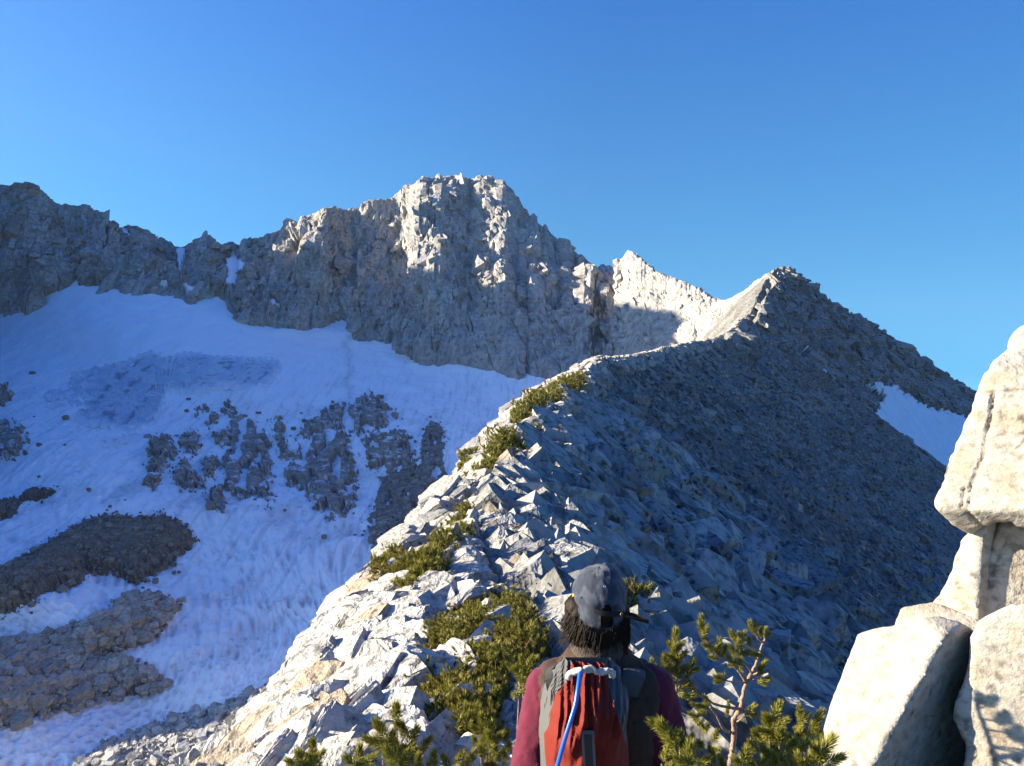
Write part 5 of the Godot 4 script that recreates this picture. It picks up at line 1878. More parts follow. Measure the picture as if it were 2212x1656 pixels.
func cap(person: Node3D, base: Vector3, head: Vector3) -> void:
	var ca := head + Vector3(0.006, 0.026, 0.0)
	var pts := PackedVector3Array()
	var cols := PackedColorArray()
	var na := 96
	var ne := 30
	var open := PackedByteArray()
	for j in ne + 1:
		var e := lerpf(-0.52, PI / 2, float(j) / ne)
		for i in na:
			var a := TAU * i / na          # 0 faces the eye
			var rx := 0.080
			var rz := 0.102
			var wob := 1.0 + 0.022 * n_soft.get_noise_3d(cos(a) * 1.7, e * 2.2, sin(a) * 1.7) + 0.012 * n_soft.get_noise_3d(cos(a) * 5.0, e * 5.0, sin(a) * 5.0)
			var dent := 0.003 * exp(-pow((a if a < PI else a - TAU) + 0.10, 2.0) / 0.03) * ss(0.75, 0.1, e)
			# six panels meet at seams
			var seam := absf(fposmod(a + 0.3, TAU / 6.0) - TAU / 12.0) / (TAU / 12.0)
			wob -= 0.005 * ss(0.93, 1.0, seam) * ss(1.3, 0.7, e)
			var c := pow(maxf(cos(maxf(e, -0.2)), 0.0), 0.72) * (1.0 - 0.10 * ss(-0.2, -0.52, e))
			var y := 0.102 * (sin(e) if e > 0.0 else e * 0.95)
			var p := Vector3(sin(a) * c * (rx * wob - dent), y * wob, cos(a) * c * (rz * wob - dent) - 0.012)
			p.y += -0.012 * cos(a) * ss(0.3, -0.5, e) + 0.006 * sin(a)
			pts.append(ca + p - base)
			var fade := n_fbm.get_noise_3dv(p * 24.0)
			var t := Color(0.036, 0.042, 0.056).lerp(Color(0.070, 0.080, 0.100), ss(-0.2, 0.45, fade))
			cols.append(Color(t.r, t.g, t.b))
			# the arched opening at the back
			var aa := a - 0.16 if a < PI else a - TAU - 0.16
			var arch := pow(aa / 0.27, 2.0) + pow((e + 0.30) / 0.52, 2.0)
			open.append(1 if arch < 1.0 and e > -0.40 else 0)
	var idx := PackedInt32Array()
	for j in ne:
		for i in na:
			var a := j * na + i
			var b := j * na + (i + 1) % na
			if open[a] and open[b] and open[a + na] and open[b + na]: continue
			idx.append_array([a, b, a + na, b, b + na, a + na])
	var o := obj("cap", raw(pts, idx, cols, smooth_normals(pts, idx)), M.cap, person)
	# visor, strap with its loose tail, eyelet, top button
	var vp := PackedVector3Array()
	for j in 8:
		for i in 25:
			var a := lerpf(-1.0, 1.0, i / 24.0)
			var t := j / 7.0
			vp.append(ca + Vector3(sin(a) * (0.09 + 0.012 * t), -0.045 - 0.02 * t + 0.018 * cos(a * 1.4), -cos(a) * (0.105 + 0.075 * t * cos(a * 1.2)) - 0.012) - base)
	var vi := grid_index(25, 8)
	obj("visor", raw(vp, vi, PackedColorArray(), smooth_normals(vp, vi)), M.cap_dark, o)
	var sp := PackedVector3Array()
	for q in [[1284, 1321, 2.098], [1300, 1326, 2.092], [1322, 1328, 2.092], [1345, 1328, 2.10], [1366, 1330, 2.11], [1384, 1336, 2.10], [1402, 1345, 2.09]]:
		sp.append(P(q[0], q[1], q[2]) - base)
	sp = spline(sp, 24)
	var bp := PackedVector3Array()
	for i in sp.size():
		var tw := ss(0.5, 1.0, i / 23.0) * 0.5
		for s in [-1.0, 1.0]: bp.append(sp[i] + Vector3(0.0, s * 0.0068 * cos(tw), s * 0.0068 * sin(tw)))
	for i in sp.size():
		for s in [1.0, -1.0]: bp.append(bp[i * 2 + (1 if s > 0.0 else 0)] + Vector3(0, 0, -0.002))
	var bi := grid_index(2, 48)
	obj("strap", raw(bp, bi), M.strap, o)
	var ring := TorusMesh.new()
	ring.inner_radius = 0.0016
	ring.outer_radius = 0.0034
	ring.rings = 16
	ring.ring_segments = 6
	var ey := obj("eyelet", ring, M.steel, o)
	ey.position = P(1306.5, 1268, 2.085) - base
	ey.rotation.x = PI / 2 - 0.35
	var buckle := TorusMesh.new()
	buckle.inner_radius = 0.005
	buckle.outer_radius = 0.0072
	buckle.rings = 4
	buckle.ring_segments = 6
	var bk := obj("buckle", buckle, M.brass, o)
	bk.position = P(1343, 1328, 2.092) - base
	bk.rotation = Vector3(PI / 2, 0.78, 0)
	var tagp := raw(PackedVector3Array([P(1236, 1284, 2.16) - base, P(1239, 1283, 2.155) - base, P(1239.5, 1289, 2.155) - base, P(1236.5, 1290, 2.16) - base]), PackedInt32Array([0, 1, 2, 0, 2, 3]))
	obj("side_label", tagp, M.yellow, o)

func backpack() -> void:
	var base := Vector3(0.235, -1.45, -2.06)
	var pack := thing("backpack", "slim red and grey backpack worn by the hiker, with a blue drinking tube", "backpack", base)
	# outline per height: [v, left u, right u of the red panel, left u, right u of the whole bag] at 2.0 m
	var rows := [[1456, 1240, 1314, 1226, 1330], [1467, 1236, 1316, 1214, 1342], [1486, 1223, 1317, 1196, 1358], [1506, 1202, 1320, 1184, 1366], [1537, 1190, 1329, 1174, 1371], [1568, 1186, 1341, 1171, 1368], [1594, 1176, 1347, 1168, 1364], [1626, 1177, 1360, 1168, 1366], [1656, 1180, 1363, 1170, 1368], [1720, 1184, 1362, 1172, 1370], [1790, 1190, 1358, 1178, 1364], [1850, 1204, 1344, 1196, 1350]]
	var vs := PackedFloat32Array()
	var t := [PackedFloat32Array(), PackedFloat32Array(), PackedFloat32Array(), PackedFloat32Array()]
	for q in rows:
		vs.append(q[0])
		for k in 4: t[k].append(q[k + 1])
	var k2 := 2.0 / F
	var make := func(part: int) -> ArrayMesh:
		var nx := 64
		var ny := 72
		var pts := PackedVector3Array()
		for j in ny:
			var v := lerpf(1850.0, 1456.0, float(j) / (ny - 1))
			var l := tab(vs, t[2], v)
			var rr := tab(vs, t[3], v)
			var a := tab(vs, t[0], v)
			var b := tab(vs, t[1], v)
			for i in nx:
				var s := float(i) / (nx - 1)
				var u := 0.0
				if part == 0: u = lerpf(a, b, s)
				elif part == 1: u = lerpf(l - 1.0, a + 1.5, s)
				else: u = lerpf(b - 1.5, rr + 1.0, s)
				var c := (u - (l + rr) * 0.5) / ((rr - l) * 0.5)
				var roundness := pow(maxf(0.0, 1.0 - pow(absf(clampf(c, -1.0, 1.0)), 2.6)), 0.5)
				var thick := 0.155 * ss(1440.0, 1540.0, v) + 0.03
				thick *= 1.0 - 0.4 * ss(1780.0, 1850.0, v)
				var z := -2.11 + thick * roundness
				# gathers hang from the drawn-in top and fade downwards
				var g := 1.0 - ss(1470.0, 1610.0, v)
				z += (n_ridge.get_noise_2d(u * 0.034 + 0.006 * v, v * 0.004) * 0.022 * (0.3 + g)) + n_soft.get_noise_2d(u * 0.015, v * 0.012) * 0.012
				if part != 0: z -= 0.008
				pts.append(Vector3((u - 1106.0) * k2, (828.0 - v) * k2, z) - base)
		var idx := grid_index(nx, ny)
		return raw(pts, idx, PackedColorArray(), smooth_normals(pts, idx))
	obj("front_panel", make.call(0), M.pack_red, pack)
	obj("side_panel", make.call(1), M.pack_grey, pack)
	obj("side_panel", make.call(2), M.pack_grey, pack)
	# the bag's back against the vest
	var bk := PackedVector3Array()
	for j in 30:
		var v := lerpf(1850.0, 1456.0, j / 29.0)
		for i in 8:
			bk.append(Vector3((lerpf(tab(vs, t[2], v) - 1.0, tab(vs, t[3], v) + 1.0, i / 7.0) - 1106.0) * k2, (828.0 - v) * k2, -2.118) - base)
	obj("back_panel", raw(bk, grid_index(8, 30)), M.pack_grey, pack)
	# crumpled white roll top
	var path := PackedVector3Array()
	for q in [[1228, 1464, 2.01], [1234, 1454, 1.99], [1246, 1451, 1.975], [1258, 1450, 1.97], [1272, 1446, 1.98], [1284, 1450, 1.985], [1298, 1453, 1.985], [1312, 1450, 1.985], [1320, 1452, 1.99], [1324, 1462, 2.01]]:
		path.append(P(q[0], q[1], q[2]) - base)
	path = spline(path, 60)
	var rad := PackedFloat32Array()
	for i in 60: rad.append(0.0082 + 0.0014 * sin(i * 0.5) + 0.001 * sin(i * 1.3))
	var roll := tube(path, rad, 10)
	for i in roll[0].size(): roll[0][i] += Vector3(0.6, 1, 0.6) * n_fbm.get_noise_3dv(roll[0][i] * 60.0) * 0.007
	obj("roll_top", raw(roll[0], roll[1], PackedColorArray(), smooth_normals(roll[0], roll[1])), M.white_cloth, pack)
	path = PackedVector3Array()
	for q in [[1262, 1455, 1.97], [1266, 1444, 1.965], [1276, 1441, 1.962], [1284, 1445, 1.962], [1287, 1456, 1.97]]: path.append(P(q[0], q[1], q[2]) - base)
	path = spline(path, 18)
	rad = PackedFloat32Array()
	for i in 18: rad.append(0.0055)
	obj("loop", tube_mesh(path, rad, 8, 0.5), M.white_cloth, pack)
	# blue tube
	path = PackedVector3Array()
	for q in [[1257, 1452, 1.975], [1253, 1457, 1.95], [1251, 1472, 1.925], [1247, 1500, 1.905], [1243, 1524, 1.895], [1236, 1548, 1.885], [1229, 1570, 1.88], [1219, 1602, 1.875], [1208, 1642, 1.875], [1200, 1672, 1.88], [1190, 1720, 1.90], [1176, 1790, 1.96]]: path.append(P(q[0], q[1], q[2]) - base)
	path = spline(path, 60)
	rad = PackedFloat32Array()
	for i in 60: rad.append(0.0056)
	obj("drinking_tube", tube_mesh(path, rad, 12), M.tube_blue, pack)
	# dark patch sewn on the front
	var pn := PackedVector3Array()
	var inner := PackedVector3Array()
	for j in 14:
		for i in 6:
			var u := lerpf(1253.0, 1280.0, i / 5.0) - j * 0.25
			var v := lerpf(1640.0, 1548.0, j / 13.0)
			pn.append(Vector3((u - 1106.0) * k2, (828.0 - v) * k2, -1.917 + 0.01 * ss(1548.0, 1640.0, v)) - base)
			u = lerpf(1258.0, 1274.0, i / 5.0) - j * 0.25
			v = lerpf(1622.0, 1556.0, j / 13.0)
			inner.append(Vector3((u - 1106.0) * k2, (828.0 - v) * k2, -1.914 + 0.01 * ss(1548.0, 1640.0, v)) - base)
	var lb := obj("patch", raw(pn, grid_index(6, 14)), M.patch_grey, pack)
	obj("patch_window", raw(inner, grid_index(6, 14)), M.patch_dark, lb)
	# shoulder straps over the vest
	for s in 2:
		var row := [[1210, 1500, 2.06], [1204, 1470, 2.07], [1202, 1454, 2.09], [1204, 1443, 2.14], [1206, 1438, 2.20], [1206, 1442, 2.27], [1204, 1480, 2.34]] if s == 0 else [[1352, 1500, 2.06], [1364, 1470, 2.07], [1370, 1458, 2.09], [1371, 1448, 2.14], [1370, 1442, 2.20], [1370, 1446, 2.27], [1372, 1490, 2.34]]
		var mid := PackedVector3Array()
		for q in row: mid.append(P(q[0], q[1], q[2]) - base)
		mid = spline(mid, 26)
		var st := PackedVector3Array()
		for i in mid.size():
			for x in [-1.0, -0.5, 0.0, 0.5, 1.0]:
				st.append(mid[i] + Vector3(x * 0.031, -0.004 * x * x + x * (0.004 if s == 0 else -0.006), 0.0))
		for i in range(mid.size() - 1, -1, -1):
			for x in [-1.0, -0.5, 0.0, 0.5, 1.0]:
				st.append(mid[i] + Vector3(x * 0.031, -0.012, -0.006))
		obj("shoulder_strap", raw(st, grid_index(5, 52)), M.strap_grey, pack)

func hiker_mats() -> void:
	M.vest = cloth(Color(0.060, 0.037, 0.026))
	M.collar = cloth(Color(0.085, 0.064, 0.055))
	M.hair = plain(Color(0.016, 0.009, 0.005), 0.6, 0.25)
	M.cap = cloth(Color(1, 1, 1))
	M.cap.vertex_color_use_as_albedo = true
	M.cap_dark = cloth(Color(0.07, 0.08, 0.10))
	M.strap = plain(Color(0.015, 0.014, 0.014), 0.8)
	M.steel = plain(Color(0.5, 0.5, 0.5), 0.35)
	M.steel.metallic = 0.9
	M.brass = plain(Color(0.5, 0.36, 0.14), 0.4)
	M.brass.metallic = 0.9
	M.yellow = plain(Color(0.6, 0.36, 0.03))
	M.pack_red = cloth(Color(0.165, 0.021, 0.013), 0.0003)
	M.pack_red.roughness = 0.6
	M.pack_grey = cloth(Color(0.10, 0.098, 0.090), 0.0003)
	M.pack_grey.roughness = 0.6
	M.white_cloth = cloth(Color(0.40, 0.39, 0.37))
	M.tube_blue = plain(Color(0.012, 0.13, 0.62), 0.25, 0.5)
	M.patch_grey = plain(Color(0.085, 0.083, 0.085), 0.7)
	M.patch_dark = plain(Color(0.012, 0.012, 0.014), 0.5, 0.4)
	M.strap_grey = cloth(Color(0.062, 0.058, 0.052))
	var b: StandardMaterial3D = rock_mat(0.4, 0.006, 0.78, 1.12)
	M.boulder = b

# ---------------------------------------------------------------- pines
var tuft_pts: Array[PackedVector3Array] = []       # unit shoots, growing along +y, 1 long
var tuft_cols: Array = []
var small_pts: Array[PackedVector3Array] = []
var small_cols: Array = []

func shoot(n: int, long: float, wide: float, spread: float, base_c: Color, tip_c: Color, plain_needle := false) -> Array:
	var pts := PackedVector3Array()
	var cols := PackedColorArray()
	for i in n:
		var t := float(i) / n
		var a := i * 2.39996 + rng.randf() * 0.5
		var y := lerpf(0.0, 0.72, pow(t, 0.8))
		var open := lerpf(1.05, 0.22, t) * spread * rng.randf_range(0.8, 1.2)
		var dir := Vector3(cos(a) * sin(open), cos(open), sin(a) * sin(open))
		var l := long * rng.randf_range(0.8, 1.1) * lerpf(0.8, 1.0, t)
		var from := Vector3(0, y, 0)
		var tip := from + dir * l
		var side := dir.cross(Vector3(rng.randfn(), rng.randfn(), rng.randfn())).normalized() * wide
		var k := rng.randf_range(0.4, 1.45)
		var c0 := base_c * k
		var c1 := tip_c * k
		var mid := from + dir * l * 0.55 + side.cross(dir).normalized() * l * 0.03
		if plain_needle:
			pts.append_array([from - side * 1.1, from + side * 1.1, tip])
			for v in [c0, c0, c1]: cols.append(Color(v.r, v.g, v.b))
			continue
		for v in [[from - side * 0.6, c0], [mid + side, c0.lerp(c1, 0.6)], [mid - side, c0.lerp(c1, 0.6)], [mid - side, c0.lerp(c1, 0.6)], [mid + side, c0.lerp(c1, 0.6)], [tip, c1]]:
			pts.append(v[0])
			cols.append(Color(v[1].r, v[1].g, v[1].b))
	return [pts, cols]

func make_shoots() -> void:
	for i in 6:
		var s := shoot(250, 0.52, 0.015, 1.0, Color(0.13, 0.135, 0.028), Color(0.34, 0.305, 0.055))
		tuft_pts.append(s[0])
		tuft_cols.append(s[1])
	for i in 8:
		var warm := i == 7
		var s := shoot(36, 0.55, 0.044, 1.0, Color(0.125, 0.12, 0.026) if not warm else Color(0.12, 0.07, 0.025), Color(0.34, 0.295, 0.06) if not warm else Color(0.17, 0.105, 0.03), true)
		small_pts.append(s[0])
		small_cols.append(s[1])
	var m := StandardMaterial3D.new()
	m.vertex_color_use_as_albedo = true
	m.roughness = 0.6
	m.metallic_specular = 0.35
	m.backlight_enabled = true
	m.backlight = Color(0.6, 0.6, 0.4)
	M.needles = m
	M.bark = plain(Color(0.34, 0.24, 0.175), 0.9)
	var n := fnl(FastNoiseLite.TYPE_SIMPLEX, 401, 5)
	n.frequency = 0.04
	M.bark.heightmap_enabled = true
	M.bark.heightmap_texture = noise_tex(n, 256, null)
	M.bark.heightmap_scale = 0.25
	M.bark.albedo_texture = noise_tex(n, 256, ramp([0.0, grey(0.35), 0.45, grey(0.7), 0.7, grey(1.0)]))
	M.bark.uv1_triplanar = true
	M.bark.uv1_scale = Vector3(12, 5, 12)
	M.twig = plain(Color(0.20, 0.14, 0.095), 0.9)

var big_shrub := poly([1900, 430, 1800, 470, 1700, 480, 1560, 500, 1540, 560, 1600, 640, 1500, 680, 1400, 690, 1310, 760, 1280, 880, 1200, 1000, 1210, 1060, 1330, 960, 1440, 960, 1650, 830, 1690, 940, 1560, 1090, 1420, 1140, 1250, 1130, 1240, 1280, 1180, 1330, 1350, 1330, 1500, 1560, 1750, 1600, 1900, 1500, 1850, 1300, 1960, 1150, 1950, 1000, 2100, 1010, 2250, 900, 2400, 720, 2420, 560, 2200, 540, 2050, 480], 0.2824, 540.0, 1188.0)

var shade_shrub := poly([1600, 1330, 1640, 1290, 1700, 1280, 1770, 1310, 1850, 1360, 1950, 1430, 2010, 1520, 1990, 1600, 1860, 1600, 1740, 1580, 1640, 1470], 0.3418, 756.0, 790.0)

func grow(at: Vector3, dir: Vector3, size: float, turn: float) -> Transform3D:
	var y := dir.normalized()
	var x := y.cross(Vector3(0.3, 0.1, 0.95)).normalized()
	return Transform3D((Basis(x, y, x.cross(y)) * Basis(Vector3.UP, turn)).scaled_local(Vector3.ONE * size), at)

func mat_shrub(label: String, pg: PackedVector2Array, n: int, high: float, size: float, group := "", lean := Vector3(-0.15, 0.8, 0.1), lift := 0.1) -> void:
	var lo := pg[0]
	var hi := pg[0]
	for p in pg:
		lo = lo.min(p)
		hi = hi.max(p)
	var pts := PackedVector3Array()
	var cols := PackedColorArray()
	var tw := PackedVector3Array()
	var ti := PackedInt32Array()
	var base := Vector3.ZERO
	var made := 0
	var tries := 0
	n = int(n * 2.4)
	while made < n and tries < n * 30:
		tries += 1
		var w := Vector2(rng.randf_range(lo.x, hi.x), rng.randf_range(lo.y, hi.y))
		var s := inside_dist(w + Vector2(n_fbm.get_noise_2d(w.x * 0.06, w.y * 0.06), n_fbm.get_noise_2d(w.x * 0.06 + 30.0, w.y * 0.06)) * 12.0, pg)
		if s < 0.0: continue
		var g := ridge_hit(w.x, w.y, 1.5, 255.0, lift)
		if g == Vector3.ZERO: continue
		g = on_ridge(g.x, -g.z) if lift < 0.5 else g - Vector3(0, 0.38, 0)
		if base == Vector3.ZERO: base = g
		var clump := 0.7 + 0.7 * n_soft.get_noise_3dv(g / (size * 5.0))
		if clump < 0.18: continue
		var up := high * clump * rng.randf_range(0.25, 1.0) * ss(-3.0, 14.0, s)
		var p := g + Vector3(rng.randfn() * 0.25, 1.0, rng.randfn() * 0.25) * up
		var dir := lean + Vector3(rng.randfn(), rng.randfn() * 0.5, rng.randfn()) * 0.42
		var k := rng.randi() % small_pts.size()
		if k == 7 and rng.randf() < 0.5: k = 2
		pts.append_array(grow(p - base, dir, size * rng.randf_range(0.7, 1.25), rng.randf() * TAU) * small_pts[k])
		cols.append_array(small_cols[k])
		if made % 3 == 0:
			var t := tube(PackedVector3Array([(g if lift < 0.5 else Vector3(g.x, ridge_y(g.x, -g.z), g.z)) - base, (g + p) * 0.5 - base + rnd_dir() * up * 0.1, p - base]), PackedFloat32Array([size * 0.05, size * 0.04, size * 0.03]), 3)
			var off := tw.size()
			tw.append_array(t[0])
			for i in t[1]: ti.append(i + off)
		made += 1
	if made == 0: return
	var o := thing("pine_shrub", label, "shrub", base, group)
	var fo := obj("foliage", raw(pts, PackedInt32Array(range(pts.size())), cols), M.needles, o)
	fo.set_meta("kind", "stuff")
	var st := obj("stems", raw(tw, ti), M.twig, o)
	st.set_meta("kind", "stuff")

func shrubs() -> void:
	var z6 := 0.3418
	var z7 := 0.2824
	mat_shrub("large spreading pine shrub covering the slope at the hiker's left", big_shrub, 5200, 0.31, 0.08)
	mat_shrub("shrub running along the crest above the large shrub", poly([260, 1560, 330, 1500, 420, 1420, 520, 1400, 580, 1330, 600, 1260, 640, 1140, 700, 1070, 780, 1050, 820, 1090, 830, 1190, 780, 1240, 740, 1330, 680, 1400, 700, 1430, 560, 1500, 540, 1560, 420, 1630, 370, 1650, 270, 1620], z6, 756.0, 756.0), 2600, 0.5, 0.15)
	mat_shrub("shrub clinging to the left edge of the crest, dotted with dry twigs", poly([120, 1500, 180, 1400, 250, 1350, 330, 1320, 350, 1290, 390, 1300, 300, 1420, 260, 1500, 210, 1560, 160, 1570], z6, 756.0, 756.0), 900, 0.4, 0.13)
	mat_shrub("narrow shrub hanging down the left slope below the white ribs", poly([740, 640, 745, 720, 700, 800, 640, 830, 560, 900, 520, 980, 480, 1060, 420, 1110, 340, 1180, 280, 1260, 300, 1180, 345, 1080, 370, 1000, 440, 930, 520, 860, 600, 800, 680, 720], z7, 540.0, 1188.0), 1200, 0.25, 0.085)
	mat_shrub("dark shrub in the hollow halfway up the crest", poly([740, 890, 770, 830, 850, 790, 900, 690, 960, 640, 1060, 620, 1190, 650, 1130, 680, 1110, 740, 1040, 740, 990, 760, 930, 850, 820, 870], z6, 756.0, 756.0), 1500, 1.2, 0.28)
	mat_shrub("small shrub on the left skyline beside the dark one", poly([650, 790, 700, 720, 790, 670, 830, 640, 850, 660, 800, 720, 770, 790, 690, 830], z6, 756.0, 756.0), 500, 0.7, 0.26)
	mat_shrub("yellow-green shrub below the knob, largest on the far crest", poly([1480, 210, 1490, 290, 1450, 390, 1330, 400, 1230, 460, 1120, 500, 1030, 540, 1020, 520, 1070, 440, 1180, 370, 1270, 340, 1290, 270, 1400, 240], z6, 756.0, 756.0), 1500, 1.8, 0.45)
	mat_shrub("low shrub between pale blocks below the far shrub", poly([1120, 590, 1160, 540, 1240, 500, 1330, 510, 1320, 550, 1230, 570, 1150, 610], z6, 756.0, 756.0), 400, 1.2, 0.4)
	mat_shrub("dark shaded shrub just right of the hiker's cap, one shoot in the sun", shade_shrub, 1200, 0.55, 0.14, "", Vector3(-0.1, 0.9, 0.1), 0.82)

func branch(o: Node3D, called: String, px: Array, r0: float, r1: float, base: Vector3, mat: Material) -> PackedVector3Array:
	var path := PackedVector3Array()
	for q in px: path.append(P(1404.0 + 0.28245 * q[0], 1188.0 + 0.28245 * q[1], q[2]) - base)
	path = spline(path, px.size() * 6)
	var rad := PackedFloat32Array()
	for i in path.size():
		path[i] += rnd_dir() * r0 * 0.16
		rad.append(lerpf(r0, r1, float(i) / (path.size() - 1)) * (1.0 + 0.08 * sin(i * 1.7)))
	obj(called, tube_mesh(path, rad, 9), mat, o)
	return path

func tufts(o: Node3D, list: Array, k: float, u0: float, v0: float, base: Vector3) -> void:      # [u, v, distance, length in survey pixels, direction in degrees from upright]
	for q in list:
		var p := P(u0 + k * q[0], v0 + k * q[1], q[2])
		var a := deg_to_rad(q[4])
		var dir := Vector3(sin(a), cos(a), rng.randf_range(-0.1, 0.35))
		var size: float = 1.25 * q[3] * k / F * q[2]
		var i := rng.randi() % tuft_pts.size()
		var m := obj("needle_tuft", tuft_meshes[i], M.needles, o)
		m.transform = grow(p - dir.normalized() * size * 0.45 - base, dir, size, rng.randf() * TAU)

var tuft_meshes: Array[ArrayMesh] = []

func pines() -> void:
	for i in tuft_pts.size(): tuft_meshes.append(raw(tuft_pts[i], PackedInt32Array(range(tuft_pts[i].size())), tuft_cols[i]))
	var base := P(1404.0 + 0.28245 * 610, 1188.0 + 0.28245 * 1640, 2.85)
	base.y = ridge_y(base.x, -base.z)
	var t := thing("pine_sapling", "little twisted pine with a bare pale trunk right of the hiker", "tree", base)
	branch(t, "trunk", [[600, 1950, 2.85], [615, 1640, 2.85], [628, 1570, 2.85], [645, 1400, 2.84], [640, 1310, 2.83], [690, 1225, 2.82], [705, 1150, 2.82], [738, 1030, 2.83], [800, 900, 2.85], [850, 770, 2.87], [880, 690, 2.88], [884, 650, 2.88]], 0.0135, 0.004, base, M.bark)
	branch(t, "branch", [[735, 1010, 2.83], [680, 920, 2.80], [600, 850, 2.77], [530, 820, 2.75], [470, 740, 2.75], [420, 680, 2.76], [400, 590, 2.78]], 0.0085, 0.003, base, M.bark)
	branch(t, "branch", [[722, 1015, 2.83], [650, 1018, 2.79], [575, 1000, 2.77]], 0.004, 0.0025, base, M.bark)
	branch(t, "branch", [[778, 940, 2.84], [740, 890, 2.80], [700, 860, 2.77]], 0.004, 0.0025, base, M.bark)
	branch(t, "branch", [[835, 850, 2.86], [780, 810, 2.83], [720, 790, 2.81]], 0.004, 0.0025, base, M.bark)
	branch(t, "branch", [[845, 780, 2.87], [790, 750, 2.85], [740, 720, 2.83]], 0.0035, 0.0022, base, M.bark)
	branch(t, "branch", [[866, 720, 2.88], [830, 680, 2.87], [790, 620, 2.86]], 0.0035, 0.002, base, M.bark)
	branch(t, "branch", [[790, 960, 2.84], [830, 940, 2.80], [865, 930, 2.78]], 0.0035, 0.002, base, M.bark)
	branch(t, "branch", [[770, 990, 2.84], [820, 1005, 2.82], [865, 1020, 2.80]], 0.0035, 0.002, base, M.bark)
	branch(t, "branch", [[690, 1222, 2.82], [600, 1208, 2.78], [500, 1185, 2.74], [430, 1140, 2.72], [330, 1080, 2.70]], 0.006, 0.003, base, M.bark)
	branch(t, "branch", [[610, 1400, 2.84], [560, 1370, 2.80], [510, 1270, 2.77], [460, 1205, 2.75]], 0.0055, 0.003, base, M.bark)
	branch(t, "branch", [[650, 1330, 2.83], [710, 1290, 2.80], [750, 1270, 2.78]], 0.0035, 0.002, base, M.bark)
	tufts(t, [[398, 560, 2.78, 95, -8], [395, 610, 2.78, 90, -25], [415, 640, 2.77, 90, 20], [430, 700, 2.76, 80, -40], [445, 745, 2.75, 80, -60], [475, 770, 2.75, 80, 30], [535, 745, 2.75, 100, -5], [560, 790, 2.76, 90, 25], [520, 790, 2.75, 80, -40], [490, 830, 2.75, 60, -70], [600, 820, 2.77, 70, 150],
		[640, 670, 2.83, 90, -25], [670, 690, 2.84, 80, 10], [715, 680, 2.83, 80, 15], [640, 780, 2.80, 105, -40], [690, 760, 2.81, 105, -10], [720, 800, 2.81, 90, 60], [660, 850, 2.78, 90, -120], [690, 870, 2.77, 80, 170], [760, 720, 2.84, 75, 0], [800, 800, 2.82, 80, 100],
		[775, 595, 2.86, 85, -15], [800, 620, 2.86, 75, 10], [845, 640, 2.87, 70, 5], [888, 645, 2.88, 70, 5], [905, 660, 2.88, 50, 40], [545, 975, 2.77, 95, -80], [540, 1000, 2.77, 75, -105], [860, 905, 2.78, 95, 30], [845, 940, 2.79, 70, -20], [870, 1000, 2.80, 85, 75], [850, 1015, 2.80, 60, 120],
		[440, 1160, 2.72, 80, -30], [420, 1200, 2.73, 80, -80], [360, 1200, 2.72, 80, -60], [400, 1250, 2.74, 80, -120], [600, 1200, 2.78, 60, 0], [770, 1230, 2.78, 90, 30], [780, 1260, 2.78, 70, 100], [590, 1250, 2.79, 60, 10], [340, 1280, 2.73, 85, -50], [370, 1320, 2.75, 90, 140], [440, 1350, 2.76, 80, -160]], 0.28245, 1404.0, 1188.0, base)
	base = P(1404.0 + 0.28245 * 205, 1188.0 + 0.28245 * 1090, 2.65)
	base.y = ridge_y(base.x, -base.z)
	t = thing("young_pine", "upright young pine with yellow-green needles at the hiker's right shoulder", "tree", base)
	branch(t, "stem", [[230, 2100, 2.66], [220, 1600, 2.65], [205, 1090, 2.65], [200, 900, 2.65], [200, 720, 2.65]], 0.008, 0.003, base, M.bark)
	branch(t, "branch", [[215, 1060, 2.65], [270, 990, 2.63], [310, 930, 2.62]], 0.004, 0.0022, base, M.bark)
	branch(t, "branch", [[208, 1040, 2.65], [150, 960, 2.63], [115, 890, 2.62]], 0.004, 0.0022, base, M.bark)
	tufts(t, [[198, 690, 2.65, 120, 0], [175, 760, 2.64, 90, -35], [225, 750, 2.64, 90, 35], [190, 800, 2.63, 110, -5], [165, 830, 2.63, 90, -60], [240, 820, 2.63, 90, 50], [205, 880, 2.63, 110, 5], [125, 870, 2.62, 100, -25], [115, 920, 2.62, 90, -60], [160, 930, 2.62, 90, -20], [310, 900, 2.62, 100, 25], [330, 930, 2.62, 80, 60], [285, 960, 2.62, 80, 10], [200, 960, 2.63, 100, -10], [240, 940, 2.63, 90, 30], [180, 1020, 2.63, 80, -40], [260, 1040, 2.63, 90, 60], [300, 1050, 2.63, 80, 100], [20, 890, 2.6, 90, -10], [45, 910, 2.6, 70, 40], [250, 1110, 2.63, 80, 120], [310, 1120, 2.63, 80, 80]], 0.28245, 1404.0, 1188.0, base)
